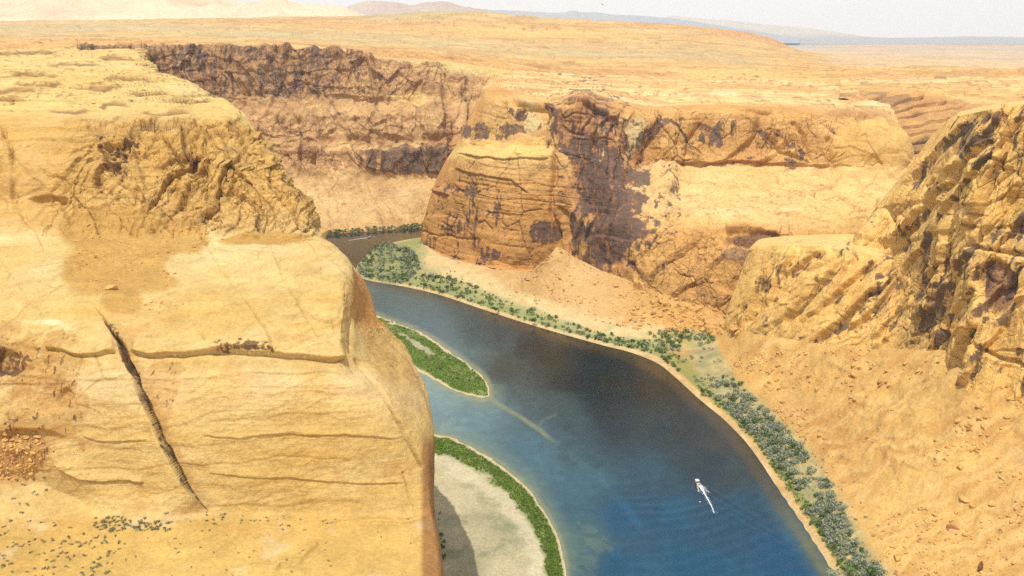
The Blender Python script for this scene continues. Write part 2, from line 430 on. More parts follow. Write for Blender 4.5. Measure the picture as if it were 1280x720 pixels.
    disp += bw * ((cid - .5) * 1.1 + FACET * .8 + ss(0, .14, f2) * .6)
    lay = ss(205, 150, py + fbm(p, 30, 3, seed=325) * 25) * cliff
    disp -= lay * terraces(p, 5.5, 3, 3, seed=326) * 3.0
    disp += cliff * fbm(p, 26, 4, 0.55, seed=8, ridged=True) * 1.6
    d1, d2, cidp = worley(wp, 24, 3, az=.16)
    pl = ss(520, 600, p[..., 1])
    # ledges on the plateau: vertical steps
    hh = fbm(p, 190, 4, 0.5, seed=9, ax=3.0) * 16 + p[..., 1] * 0.03
    stepz = (hh / 3.2 - np.floor(hh / 3.2)); stepz = ss(.0, .8, stepz) * ss(1, .85, stepz)
    mt = mesa_top(p, 330, 20)
    vz = plateau * (mt[0] + stepz * 1.2 + fbm(p, 90, 4, seed=10, ax=2.2) * 3.2 - 1.0)
    pbr = np.zeros(px.shape, np.float32)
    pq_ = np.stack([px, px * 0, px * 0], -1); wob1 = fbm(pq_, 14, 3, .55, seed=336) * 2.0 + fbm(p, 70, 2, seed=337) * 1.5
    for pts in ([(-20, 119), (20, 117), (45, 116), (60, 119)], [(-20, 126), (12, 127), (30, 130)], [(-20, 70), (20, 69), (50, 67), (78, 70)], [(118, 76), (140, 74), (168, 76)],
                [(118, 137), (135, 133), (160, 136)], [(168, 140), (190, 143), (215, 142), (240, 140)], [(60, 84), (100, 82), (140, 85)], [(0, 97), (40, 95), (70, 98)], [(90, 112), (130, 115), (170, 112)], [(170, 122), (205, 124), (235, 122)],
                [(130, 104), (165, 102), (200, 105)], [(20, 107), (60, 110), (90, 108)], [(200, 131), (230, 133), (262, 131)], [(60, 140), (90, 142), (110, 139)]):
        d, s, a = segdist(px, py + wob1, pts)
        e_ = ss(0, .2, a) * ss(1, .8, a)
        sg = -s * d
        vz += plateau * ss(-.9, .9, sg) * np.exp(-(np.maximum(sg, 0) / 3.5) ** 2) * e_ * (1.5 + p[..., 1] * .002)
        pbr = np.maximum(pbr, np.exp(-((sg + .6) / 1.0) ** 2) * e_)  # brown strip just below the ledge, its shade put into the colour
    # main cracks (traced on the rock)
    J = fbm(p, 9, 3, seed=12) * 3.0; K = fbm(p, 9, 3, seed=13) * 3.0
    cx, cy = px + J, py + K
    gorge = [(118, 380), (132, 402), (146, 424), (158, 450), (172, 478), (186, 512), (203, 548), (222, 582), (243, 618), (262, 642)]
    d, s, a = segdist(cx, cy, gorge)
    w = (1.5 + 2.6 * ss(0.0, .3, a) * ss(1.0, .6, a) + 5 * np.exp(-((a - .27) / .07) ** 2)) * (1 + .5 * fbm(p, 12, 2, seed=303))
    on_right = (s < 0)
    disp -= np.where(on_right, np.clip(1 - d / w, 0, 1) ** 2.0 * 7.5, ss(1.3, 0, d) * 4.0) * ss(.0, .15, a) * ss(1, .93, a)
    disp += np.where(on_right, 0, np.exp(-(d / 55) ** 2) * 3.5) * ss(.1, .4, a) * ss(1, .85, a)
    def ledge(pts, out, up, below=2.5):
        """rock above the line juts out over a shaded joint"""
        nonlocal disp
        d, s, a = segdist(cx, cy, pts)
        sg = -s * d; w_ = ss(-1.0, 1.0, sg)                  # positive above the line
        ends = ss(0, .06, a) * ss(1, .94, a)
        disp += (np.exp(-(np.maximum(sg, 0) / up) ** 2) * out * w_ - np.exp(-(np.minimum(sg, 0) / below) ** 2) * out * .5 * (1 - w_)) * ends
    ledge([(56, 436), (80, 438), (105, 446), (130, 446), (150, 440)], 2.4, 20)
    ledge([(160, 437), (185, 443), (225, 443), (262, 438), (300, 439), (340, 443), (380, 446), (415, 449), (436, 446)], 3.2, 24, 3)
    ledge([(262, 438), (285, 436), (320, 437), (345, 441)], 1.6, 10, 3)
    ledge([(70, 580), (85, 590), (100, 600), (130, 602), (165, 600), (185, 602)], 1.5, 9, 2)
    ledge([(100, 546), (120, 552), (150, 552), (190, 548)], 0.8, 7, 2)
    ledge([(250, 545), (300, 547), (350, 543), (420, 543), (500, 548)], 0.8, 8, 1.8)
    ledge([(255, 592), (300, 596), (360, 597), (440, 605), (510, 604)], 0.7, 8, 1.6)
    ledge([(225, 376), (280, 372), (340, 372), (420, 372)], 0.8, 6, 1.5)
    ledge([(395, 662), (430, 656), (470, 652), (505, 655), (536, 648)], 1.4, 5, 2.2)
    ledge([(255, 734), (290, 716), (345, 712), (352, 706), (375, 702), (385, 690), (400, 682)], 1.6, 6, 2.5)
    ledge([(60, 262), (95, 271), (130, 274)], 1.0, 5, 2)
    ledge([(172, 276), (195, 282), (220, 280), (245, 278)], 1.6, 6, 2)
    ledge([(300, 296), (335, 299), (375, 298), (396, 292)], 1.6, 8, 2)
    ledge([(120, 138), (135, 134), (170, 136), (215, 142), (245, 140)], 3.0, 7, 4)
    for pts, wd, dep in [
        ([(250, 293), (275, 330), (305, 372), (318, 384), (340, 425), (345, 440)], 2.0, 2.2),
        ([(340, 310), (352, 340), (372, 375), (392, 408), (402, 430)], 1.6, 1.5),
        ([(222, 374), (240, 395), (256, 425)], 1.5, 1.2), ([(0, 322), (14, 345), (28, 362)], 1.6, 1.6),
        ([(24, 268), (45, 290), (56, 312)], 1.4, 1.4), ([(48, 360), (54, 395), (60, 440)], 1.3, 1.0),
        ([(446, 448), (470, 480), (490, 514), (510, 552), (527, 582)], 2.2, 3.4), ([(505, 590), (512, 625), (520, 645)], 1.4, 1.2),
        ([(380, 290), (398, 318), (405, 350)], 1.3, 1.0), ([(3, 160), (14, 190), (18, 215), (16, 248)], 3.0, 5.0),
        ([(436, 330), (448, 350), (440, 380), (437, 410), (441, 440)], 2.5, 3.0),
        ([(205, 172), (218, 190), (226, 205)], 2.2, 4), ([(240, 163), (262, 172), (280, 196), (300, 215), (315, 228)], 2.6, 4),
        ([(226, 205), (238, 188), (245, 172)], 4, 4), ([(250, 196), (262, 225), (256, 262), (258, 285)], 2.6, 4),
        ([(165, 168), (175, 195), (205, 210), (225, 222)], 3, 4), ([(180, 265), (200, 240), (235, 235), (255, 215)], 3, 4),
        ([(272, 275), (290, 240), (302, 225)], 2.2, 3.5), ([(283, 272), (300, 255), (310, 235)], 2.2, 3)]:
        wv = np.clip(.55 + 1.3 * fbm(p, 10, 3, seed=dep), .0, 1.4)
        disp -= crack(cx, cy, pts, wd * .8) * dep * wv
    # hollows
    def hollow(x0, y0, rx, ry, dep, pw=3):
        nonlocal disp
        r = np.sqrt(((cx - x0) / rx) ** 2 + ((cy - y0) / ry) ** 2)
        disp -= ss(1.05, .6, r) * dep
    r = np.maximum(np.abs(cx - 146) / 17, np.abs(cy - 190) / 13) + .1 * fbm(p, 5, 3, seed=320); disp -= ss(1.1, .85, r) * 6.5
    hollow(8, 452, 18, 17, 5)
    hollow(240, 205, 13, 12, 5); hollow(36, 548, 46, 13, 3.5); hollow(62, 250, 26, 6, 4)
    hollow(84, 500, 14, 16, 2.5)
    fr = .5 * fractures(p, 34, 440) * (1 - plateau) * ss(730, 640, py + 0)
    disp -= fr * .7
    lf = ss(1.1, .5, np.sqrt(((px - 30) / 75) ** 2 + ((py - 475) / 62) ** 2))
    disp += lf * (fbm(p, 14, 4, .6, seed=441, ridged=True) * 2.2 + fbm(p, 4, 3, seed=442) * .7)
    disp *= inn * (1 - plateau) + 0.15 * (1 - inn)
    p = p + N * disp[..., None]
    p[..., 2] += vz * (px < 600) * ss(0, 12, np.abs(0) + 12) 
    # notched rim: the edge steps in and out
    def notch(t, seed):
        f = np.floor(t); fr = t - f
        a0 = vnoise(f * 1.37 + seed, f * 0 + .5, f * 0 + seed); a1 = vnoise((f + 1) * 1.37 + seed, f * 0 + .5, f * 0 + seed)
        return a0 + (a1 - a0) * ss(.72, 1, fr) - .5
    yy = np.stack([p[..., 0] * .15, p[..., 1], p[..., 2] * 0], -1)
    p[..., 0] += (px < 600) * plateau * (notch(p[..., 1] / 52 + fbm(yy, 60, 2, seed=671) * .8, 3) * 26 + notch(p[..., 1] / 17 + fbm(yy, 30, 2, seed=672), 7) * 9)
    p[..., 0] += (px < 600) * cliff * ss(200, 330, px) * (notch(p[..., 2] / 8.5 + fbm(p, 24, 2, seed=673) * .8, 5) * 9 + notch(p[..., 2] / 3.2 + fbm(p, 9, 2, seed=674), 9) * 3)
    # debris slope: smooth sand with lumps
    dn = fbm(p, 26, 4, 0.6, seed=15) * 16
    deb = np.zeros(px.shape, np.float32)
    for (a0, b0, rx, ry) in [(150, 300, 62, 44), (185, 330, 45, 34), (115, 335, 40, 36), (225, 300, 34, 26), (120, 285, 50, 28), (150, 372, 26, 22), (330, 300, 60, 8)]:
        r = np.sqrt(((px - a0 + dn * .5) / rx) ** 2 + ((py - b0 + dn * .5) / ry) ** 2)
        deb = np.maximum(deb, ss(1.15, .8, r))
    deb = deb * (1 - ss(1.2, .8, np.sqrt(((px - 233 + dn * .3) / 26) ** 2 + ((py - 332 + dn * .3) / 16) ** 2)))
    slab = ss(452, 460, px - (py - 430) * .35) * ss(500, 470, py) * ss(390, 410, py)
    slab *= ss(0, .3, fbm(p, 20, 3, seed=16) + .4)
    N2 = oriented(p)
    p += N2 * (slab * (fbm(p, 7, 4, .6, seed=680) * 1.6 + fbm(p, 2.5, 3, seed=681) * .5))[..., None]
    p += N2 * (deb * (fbm(p, 3.0, 3, seed=17) * .5 + np.maximum(0, fbm(p, 5, 3, seed=18)) * 1.0))[..., None]
    # ---- colour
    st2 = 1 - np.abs(N2[..., 2])
    n1 = fbm(p, 45, 4, seed=20); n2 = fbm(p, 12, 4, 0.6, seed=21); n3 = fbm(p, 30, 4, 0.6, seed=22, az=.12)
    col = mix(YEL, PALE, .30 + n1 * .5 + n3 * .5)
    col = mix(col, ORA, ss(.05, .5, n2 + n3 * .5 - .1) * .45)
    # pale wash of the upper slopes
    pale = ss(270, 292, py) * ss(372, 340, py + n1 * 30) * (1 - deb)
    col = mix(col, rgb(228, 196, 146), pale * (.35 + n1 * .6))
    col = mix(col, rgb(232, 206, 160), ss(.1, .5, fbm(p, 24, 4, .6, seed=23, az=.1) ) * crack(px, py + n2 * 6, [(20, 398), (60, 402), (110, 412), (150, 420), (165, 412), (260, 418), (340, 420), (420, 420)], 7) * .9)
    col = mix(col, rgb(226, 186, 138), ss(452, 470, py) * ss(545, 490, py + n1 * 40) * ss(-.1, .4, n1 + .1) * .6)
    col = mix(col, rgb(186, 134, 78), np.clip(wl * g1_ * .12 + (up_ + wl * .3) * g2_ * .2, 0, 1))
    # cliff: warmer, shade of the slab drops painted in
    cw = cliff + 0.0
    col = mix(col, rgb(198, 142, 76), cw * (.45 + .3 * n2))
    col = mix(col, rgb(136, 90, 58), pedge * .55)
    # debris
    col = mix(col, rgb(190, 140, 78), deb * (.85 + .15 * n2))
    col = mix(col, rgb(196, 148, 88), slab * .7)
    # plateau
    pn = fbm(p, 90, 5, 0.6, seed=24, ax=1.8)
    plc = mix(rgb(212, 168, 98), rgb(224, 188, 128), .5 + pn + mt[2] * .5)
    plc = mix(plc, rgb(150, 98, 62), mt[1] * .8)
    pbr_ = pbr
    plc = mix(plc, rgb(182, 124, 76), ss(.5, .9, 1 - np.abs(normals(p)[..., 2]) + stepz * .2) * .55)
    plc = mix(plc, rgb(176, 160, 112), ss(.25, .6, fbm(p, 120, 5, .65, seed=25, ax=1.7)) * .38)
    col = mix(col, plc, plateau)
    col = mix(col, rgb(132, 86, 56), pbr * .8 * ss(162, 150, py))
    # bench
    bn = fbm(p, 40, 5, 0.6, seed=26)
    bc = mix(rgb(212, 168, 98), rgb(200, 152, 86), .5 + bn)
    bc = mix(bc, rgb(222, 184, 140), ss(.15, .45, fbm(p, 22, 4, .6, seed=27)) * .6)
    col = mix(col, bc, bench)
    rub = ss(1.1, .8, np.sqrt(((px - 15) / 45) ** 2 + ((py - 570) / 40) ** 2))
    col = mix(col, rgb(184, 130, 80), rub * .7)
    col = mix(col, rgb(140, 92, 56), fr * .55)
    col = mix(col, rgb(168, 116, 66), lf * ss(-.1, .35, fbm(p, 9, 4, .6, seed=443)) * .6)
    # stains: gorge, ledge streaks, hollows; shade of gorge side and hollows painted in
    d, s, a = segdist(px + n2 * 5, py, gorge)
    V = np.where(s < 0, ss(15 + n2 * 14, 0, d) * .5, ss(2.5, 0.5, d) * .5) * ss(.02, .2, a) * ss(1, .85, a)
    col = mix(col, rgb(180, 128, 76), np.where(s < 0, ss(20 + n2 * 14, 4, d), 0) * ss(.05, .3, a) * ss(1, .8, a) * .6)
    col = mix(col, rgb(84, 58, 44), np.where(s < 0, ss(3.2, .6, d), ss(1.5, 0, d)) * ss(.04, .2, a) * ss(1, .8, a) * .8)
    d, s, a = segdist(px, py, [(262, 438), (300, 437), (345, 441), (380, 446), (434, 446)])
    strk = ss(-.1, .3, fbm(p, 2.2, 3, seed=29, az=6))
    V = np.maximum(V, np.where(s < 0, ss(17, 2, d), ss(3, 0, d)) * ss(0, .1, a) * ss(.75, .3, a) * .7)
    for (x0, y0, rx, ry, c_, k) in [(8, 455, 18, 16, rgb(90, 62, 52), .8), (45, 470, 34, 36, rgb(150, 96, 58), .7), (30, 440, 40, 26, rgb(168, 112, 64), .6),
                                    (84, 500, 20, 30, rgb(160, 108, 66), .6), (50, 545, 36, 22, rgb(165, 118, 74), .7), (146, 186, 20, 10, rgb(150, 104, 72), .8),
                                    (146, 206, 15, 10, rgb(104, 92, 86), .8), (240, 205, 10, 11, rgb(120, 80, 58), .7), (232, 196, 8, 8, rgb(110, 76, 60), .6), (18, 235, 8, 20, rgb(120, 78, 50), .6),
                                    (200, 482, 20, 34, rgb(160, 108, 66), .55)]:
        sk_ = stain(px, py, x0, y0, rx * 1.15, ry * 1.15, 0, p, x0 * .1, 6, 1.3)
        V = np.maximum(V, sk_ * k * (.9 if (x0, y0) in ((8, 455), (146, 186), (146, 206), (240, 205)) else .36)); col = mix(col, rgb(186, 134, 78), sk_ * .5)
    # shelf walls at the far right edge
    edge = ss(437, 444, px) * ss(330, 345, py) * ss(415, 400, py)
    col = mix(col, rgb(190, 128, 72), edge * .8)
    e2 = ss(524, 531, px) * ss(535, 560, py)
    col = mix(col, rgb(140, 84, 56), e2 * .7)
    Jt = np.clip(.1 + bw * .62 + lf * .4, 0, 1) * (1 - deb) * (1 - slab) * (1 - .7 * plateau)
    V = np.maximum(V, pedge * .42 * ss(-.2, .3, n2))
    col = col * np.array([.90, .92, .88], np.float32)
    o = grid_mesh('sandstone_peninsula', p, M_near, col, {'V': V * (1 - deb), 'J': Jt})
    return p, px, py

PEN, PENX, PENY = build_peninsula()

# ================================================================== FAR WALL
def build_far_wall():
    R = []
    xs = [100, 180, 240, 300, 360, 420, 480, 540, 600, 650]
    def row(ys, Ys):
        R.append([P(x, y, Y) for x, y, Y in zip(xs, ys, Ys)])
    def rowz(ys, z):
        R.append([Q(x, y, z) for x, y in zip(xs, ys)])
    rowz((305, 303, 301, 299, 297, 293.5, 290, 285.5, 280, 276), -2)
    rowz((301, 299, 297, 295, 293, 290, 286, 280.5, 276, 272), 2)
    row((250, 250, 250, 250, 250, 250, 252, 250, 246, 244), [1500, 1500, 1500, 1500, 1500, 1495, 1490, 1500, 1520, 1530])
    row((215, 214, 216, 214, 200, 204, 216, 222, 228, 224), [1570, 1570, 1570, 1570, 1572, 1570, 1562, 1555, 1560, 1565])
    row((196, 195, 196, 194, 187, 190, 193, 188, 192, 194), [1580, 1580, 1580, 1580, 1582, 1580, 1572, 1566, 1572, 1578])
    row((188, 187, 186, 186, 185, 184, 184, 185, 186, 187), [1610, 1610, 1610, 1610, 1612, 1610, 1602, 1600, 1604, 1610])
    row((170, 174, 168, 164, 170, 168, 160, 166, 172, 168), [1622, 1622, 1622, 1622, 1626, 1622, 1616, 1614, 1618, 1624])
    row((156, 150, 144, 150, 154, 145, 140, 146, 156, 150), [1640, 1640, 1640, 1640, 1645, 1642, 1636, 1634, 1640, 1650])
    row((126, 118, 124, 128, 116, 122, 134, 120, 132, 140), [1685, 1685, 1685, 1685, 1690, 1690, 1690, 1700, 1710, 1720])
    row((92, 92, 92, 92, 92, 95, 100, 104, 110, 114), [1698, 1698, 1698, 1698, 1702, 1704, 1706, 1725, 1745, 1760])
    row((56.5, 57, 58, 55, 57, 63.5, 74, 77, 84, 92), [1712, 1712, 1712, 1712, 1718, 1720, 1735, 1765, 1800, 1830])
    row((55.5, 56, 57, 54, 56, 62, 72.5, 76, 82.5, 90), [1780, 1780, 1780, 1780, 1785, 1790, 1800, 1830, 1870, 1900])
    row((54, 54.5, 55, 53, 55, 60, 68, 73, 79, 86), [1900, 1900, 1900, 1900, 1905, 1910, 1930, 1950, 1990, 2030])
    row((60, 60, 60, 60, 60, 66, 74, 79, 84, 92), [2000, 2000, 2000, 2000, 2005, 2010, 2030, 2050, 2090, 2130])
    g = loft(R, 0.95)
    p = g; N = oriented(p); px, py, dp = proj(p)
    steep = 1 - np.abs(N[..., 2])
    cl1 = ss(128, 118, py) * ss(54, 60, py); cl2 = ss(176, 166, py) * ss(140, 150, py); cl3 = ss(224, 214, py) * ss(183, 190, py)
    cliff = np.clip(cl1 + cl2 + cl3, 0, 1) * ss(0.1, .3, steep)
    top = ss(1740, 1770, p[..., 1])
    disp = fbm(p, 60, 5, 0.55, seed=41, az=1.6) * 14 * (1 - top) * ss(295, 270, py)
    diag = p.copy(); diag[..., 0] += p[..., 2] * .3
    disp += fbm(diag, 55, 4, 0.55, seed=42, az=4, ridged=True) * 15 * cliff
    disp -= terraces(p, 22, 3, 14, seed=43) * 3.0 * (1 - top) * ss(230, 215, py) * ss(-.2, .3, fbm(p, 80, 3, seed=401))
    disp += fbm(p, 14, 4, .6, seed=402) * 2.5 * (1 - top)
    d1, d2, cid = worley(diag, 26, 4, az=1.8)
    disp += cliff * (cid - .5) * 10
    # gully ribs on the talus
    tal = ss(206, 222, py) * ss(296, 280, py)
    rib = p.copy(); rib[..., 0] = p[..., 0] + (p[..., 2]) * 1.0
    disp += tal * (fbm(rib, 30, 4, 0.6, seed=44, ay=8, az=8) * 8.0 + fbm(p, 7, 3, seed=45) * 2.0)
    disp += (ss(118, 124, py) * ss(152, 144, py) + ss(176, 182, py) * ss(196, 188, py)) * (fbm(p, 34, 4, .6, seed=423, ridged=True) * 10)
    q1, ea = slabs(px, py, p, 118, 30, 641, .6); q2, eb = slabs(px, py, p, 70, 17, 642, .6); q3, ec = slabs(px, py, p, 2, 15, 643, .7)
    disp += (1 - top) * (1 - tal * .85) * (q1 * 6.5 + q2 * 4 + q3 * 2.2)
    fedge = np.clip(ea * .8 + eb * .5 + ec * .2, 0, 1) * (1 - top) * (1 - tal)
    disp *= (1 - .85 * top)
    p = p + N * disp[..., None]
    n1 = fbm(p, 90, 5, seed=46); n2 = fbm(p, 22, 5, .6, seed=47); nv = fbm(diag, 48, 5, .62, seed=48, az=3.0)
    col = mix(rgb(204, 158, 106), rgb(176, 128, 88), .5 + n2 * 1.3)
    tl = mix(rgb(182, 138, 92), rgb(208, 166, 112), .5 + n1 * 1.2 + n2 * .8 + fbm(rib, 20, 4, .6, seed=421, ay=8, az=8) * .8)
    tl = mix(tl, rgb(140, 92, 66), ss(.3, .55, fbm(p, 9, 3, .6, seed=422)) * .6)
    col = mix(col, tl, np.clip(tal + ss(118, 126, py) * ss(150, 142, py) * .45 + ss(178, 182, py) * ss(190, 186, py), 0, 1))
    col = mix(col, rgb(140, 96, 70), fedge * .4)
    left = ss(560, 380, px + n1 * 60)
    V = cl1 * (.12 + .28 * left + .25 * ss(0, .3, nv))
    V = np.maximum(V, cl2 * .22)
    V = np.maximum(V, cl3 * ss(430, 480, px + n2 * 25) * .85)
    V = np.maximum(V, cl3 * .16)
    col = mix(col, rgb(156, 112, 80), cl1 * left * .4)
    col = mix(col, rgb(214, 174, 110), stain(px, py, 515, 126, 24, 8, 8, p, 2, 30) * .8)
    tp = mix(rgb(214, 174, 108), rgb(196, 160, 108), .5 + n1)
    col = mix(col, tp, ss(1725, 1750, p[..., 1]) * ss(100, 92, py))
    col = mix(col, rgb(186, 140, 92), ss(270, 285, py) * .5)
    V = np.maximum(V, fedge * .3)
    return grid_mesh('far_canyon_wall', p, M_far, col, {'V': V * (1 - top), 'J': cliff * .7 + .1})
build_far_wall()

# ================================================================== CENTRAL BUTTE + MIDDLE WALL
def build_butte():
    R = []
    def row(*pts): R.append([P(*q) if len(q) == 3 else q[0] for q in pts])
    row((530, 306, 1290), (565, 326, 1180), (610, 338, 1112), (655, 341, 1092), (693, 340, 1082), (720, 350, 1050), (755, 360, 1022), (800, 374, 985), (860, 390, 955), (905, 404, 935), (960, 410, 930), (1020, 412, 940), (1100, 412, 960), (1160, 412, 980))
    row((527, 300, 1318), (565, 320, 1195), (610, 332, 1127), (655, 335, 1107), (693, 333, 1097), (720, 342, 1062), (755, 352, 1035), (800, 364, 998), (860, 378, 968), (905, 394, 945), (960, 400, 945), (1020, 402, 955), (1100, 402, 975), (1160, 402, 990))
    row((534, 262, 1322), (572, 266, 1204), (616, 270, 1135), (658, 270, 1113), (694, 264, 1104), (722, 262, 1080), (758, 275, 1052), (803, 318, 1012), (862, 330, 985), (908, 335, 962), (962, 335, 962), (1022, 335, 970), (1100, 335, 985), (1160, 335, 1000))
    row((541, 240, 1326), (576, 240, 1209), (620, 240, 1140), (661, 238, 1118), (695, 236, 1108), (722, 236, 1086), (760, 250, 1060), (806, 290, 1024), (865, 293, 1003), (912, 292, 985), (964, 290, 985), (1025, 290, 992), (1100, 288, 1003), (1158, 288, 1015))
    row((547, 224, 1330), (580, 214, 1214), (624, 214, 1146), (664, 212, 1124), (696, 210, 1113), (724, 210, 1094), (763, 225, 1072), (809, 268, 1048), (868, 272, 1035), (914, 270, 1020), (966, 268, 1020), (1028, 266, 1030), (1098, 262, 1040), (1155, 262, 1050))
    row((562, 194, 1336), (584, 193, 1220), (628, 192, 1154), (667, 191, 1132), (697, 190, 1118), (725, 190, 1100), (766, 205, 1085), (812, 232, 1105), (868, 236, 1100), (916, 234, 1092), (968, 232, 1092), (1030, 230, 1100), (1097, 232, 1110), (1152, 238, 1110))
    row((568, 186, 1346), (588, 182, 1245), (632, 181, 1180), (670, 181, 1155), (698, 181, 1126), (726, 178, 1106), (768, 188, 1098), (814, 204, 1148), (868, 208, 1150), (918, 208, 1150), (970, 206, 1150), (1032, 208, 1155), (1095, 212, 1150), (1148, 216, 1150))
    row((585, 150, 1362), (600, 152, 1256), (636, 152, 1190), (676, 154, 1163), (700, 154, 1134), (726, 152, 1114), (768, 162, 1108), (816, 174, 1156), (868, 174, 1157), (918, 172, 1157), (970, 172, 1158), (1033, 178, 1162), (1092, 182, 1158), (1141, 188, 1160))
    row((600, 118, 1385), (612, 122, 1268), (640, 128, 1200), (684, 133, 1172), (702, 132, 1142), (724, 124, 1124), (766, 140, 1120), (816, 148, 1164), (868, 142, 1168), (918, 140, 1168), (970, 142, 1170), (1034, 150, 1172), (1088, 154, 1174), (1128, 162, 1180))
    row((606, 106, 1420), (620, 110, 1330), (648, 116, 1270), (686, 122, 1240), (706, 121, 1220), (728, 116, 1215), (768, 126, 1220), (816, 132, 1240), (868, 130, 1250), (918, 129, 1250), (970, 130, 1250), (1034, 134, 1250), (1086, 137, 1250), (1118, 143, 1260))
    row((614, 99, 1560), (632, 101, 1500), (664, 105, 1460), (700, 109, 1440), (722, 109, 1440), (746, 109, 1440), (784, 113, 1430), (826, 117, 1430), (872, 117, 1430), (920, 117, 1430), (970, 118, 1430), (1032, 120, 1430), (1080, 121, 1430), (1110, 126, 1420))
    row((636, 93.5, 1740), (655, 95, 1720), (685, 98, 1700), (716, 101, 1690), (740, 101, 1690), (764, 101, 1690), (798, 103, 1690), (834, 105, 1690), (876, 106, 1690), (922, 106, 1690), (970, 108, 1690), (1030, 110, 1690), (1075, 110, 1690), (1100, 111, 1680))
    row((655, 90, 1950), (675, 90.5, 1950), (700, 92, 1950), (730, 93, 1950), (754, 94, 1950), (778, 94, 1950), (808, 95, 1950), (842, 97, 1950), (880, 98, 1950), (925, 98, 1950), (970, 100, 1950), (1028, 101, 1950), (1070, 101, 1950), (1095, 102, 1950))
    row((660, 93, 2150), (680, 94, 2150), (705, 95, 2150), (735, 96, 2150), (758, 97, 2150), (782, 97, 2150), (812, 98, 2150), (846, 100, 2150), (884, 101, 2150), (928, 101, 2150), (972, 103, 2150), (1030, 104, 2150), (1072, 104, 2150), (1097, 105, 2150))
    for i, r in enumerate(R):
        e = r[0]; k = r[-1]
        if i == 0: r.insert(0, (e[0] + 60, e[1] + 200, -6)); r.append((k[0] - 20, k[1] + 260, 30))
        else:
            r.insert(0, (e[0] + 14 + .05 * e[2], e[1] + 60, e[2] * .985 - 1)); r.append((k[0] - 6, k[1] + 60, k[2] - 3))
            r.insert(0, (e[0] + 95, e[1] + 330, max(-6, min(e[2] * .8, 150)))); r.append((k[0] - 20, k[1] + 260, k[2] * .9))
    R[0].insert(0, (R[0][0][0] + 60, R[0][0][1] + 130, -6)); R[0].append((R[0][-1][0], R[0][-1][1] + 60, 30))
    g = loft(R, 1.0)
    p = g; N = oriented(p); px, py, dp = proj(p)
    steep = 1 - np.abs(N[..., 2])
    top = ss(1195, 1260, p[..., 1] - ss(660, 610, px) * 160)
    C = ss(820, 770, px + (py - 200) * -.1)                 # butte proper
    J = fbm(p, 22, 3, seed=61) * 4; K = fbm(p, 22, 3, seed=62) * 3
    cx, cy = px + J, py + K
    disp = fbm(p, 90, 4, seed=63, az=1.3) * 9 * (1 - top)
    disp += fbm(p, 24, 4, 0.58, seed=64) * 3.2 * (1 - top)
    tm = ss(-.05, .4, fbm(p, 70, 3, seed=403))
    disp -= terraces(p, 20, 5, 7, seed=65) * 1.7 * (1 - top) * (.2 + steep) * tm
    disp -= terraces(p, 6, 3, 3, seed=66) * .7 * (1 - top) * tm
    disp += fbm(p, 8, 4, .6, seed=404, ridged=True) * 1.0 * (1 - top)
    vert = fbm(p, 30, 4, .55, seed=67, az=7, ridged=True)
    disp += vert * 4.2 * steep * ss(0.25, .6, steep) * (1 - top)
    d1, d2, cid = worley(p + np.stack([J, K, J], -1) * 2.0, 30, 5, az=1.6)
    f1 = d2 - d1
    lowD = (1 - C) * ss(285, 295, py)
    q1, ea = slabs(px, py, p, 48, 44, 621, .5); q2, eb = slabs(px, py, p, 130, 36, 622, .5); q3, ec = slabs(px, py, p, 172, 38, 623, .3, .1); q4, ed = slabs(px, py, p, 84, 17, 624, .5)
    gq = ss(-.12, .12, fbm(p, 90, 3, seed=625))
    dmk = (1 - C) * ss(212, 204, py) * ss(138, 146, py)
    disp += (dmk + lowD * .7) * (q1 * 8 * gq + q2 * 8 * (1 - gq))
    disp += C * (1 - top) * (q3 * 2.6 * ss(205, 225, py) + q4 * 4.5 * ss(690, 720, px))
    bedge = np.clip((dmk + lowD * .7) * (ea * gq + eb * (1 - gq)) + C * (1 - top) * (ec * .6 * ss(205, 225, py) + ed * .9 * ss(690, 720, px)), 0, 1)
    upD = (1 - C) * ss(212, 204, py) * ss(138, 146, py)
    disp += ((cid - .5) * 2.5 + FACET * 1.6) * np.clip(upD + lowD * .8 + C * .3, 0, 1) * (1 - top)
    disp += ss(0, .08, f1) * 1.0 * np.clip(upD + lowD, 0, 1)
    d1, d2, c2 = worley(p + np.stack([J, K, J], -1), 9, 6)
    disp += ((c2 - .5) * 1.0 + FACET * .7) * np.clip(upD * .8 + lowD + C * .35, 0, 1) * (1 - top)
    benz = (1 - C) * ss(206, 214, py) * ss(290, 278, py)
    q5, ee = slabs(px, py, p, 176, 19, 626, .7)
    disp += benz * (q5 * 5.0 + fbm(p, 60, 4, .6, seed=411, ax=2.0) * 5.5 + mesa_top(p, 412, 18)[0] * .8)
    def ledge(pts, out, up, below=2.0):
        nonlocal disp
        d, s, a = segdist(cx, cy, pts); ends = ss(0, .06, a) * ss(1, .94, a)
        sg = -s * d; w_ = ss(-1.0, 1.0, sg)
        disp += (np.exp(-(np.maximum(sg, 0) / up) ** 2) * out * w_ - np.exp(-(np.minimum(sg, 0) / below) ** 2) * out * .6 * (1 - w_)) * ends
    ledge([(640, 126), (655, 130), (675, 131), (695, 137)], 7, 7, 9)
    ledge([(704, 131), (722, 122), (738, 130), (760, 138), (776, 146)], 7, 6, 8)
    ledge([(800, 144), (850, 137), (905, 134), (935, 140), (985, 142)], 5, 7, 4)
    ledge([(568, 192), (600, 196), (650, 198), (688, 198)], 2.5, 9, 2)
    ledge([(568, 212), (600, 218), (640, 226), (660, 242)], 2.5, 7, 2)
    ledge([(541, 240), (552, 242), (562, 245)], 4, 8, 3)
    ledge([(840, 204), (880, 206), (920, 202), (960, 204), (1010, 208), (1040, 206)], 4, 8, 3)
    ledge([(884, 233), (905, 236), (925, 235), (962, 233)], 2.5, 5, 3)
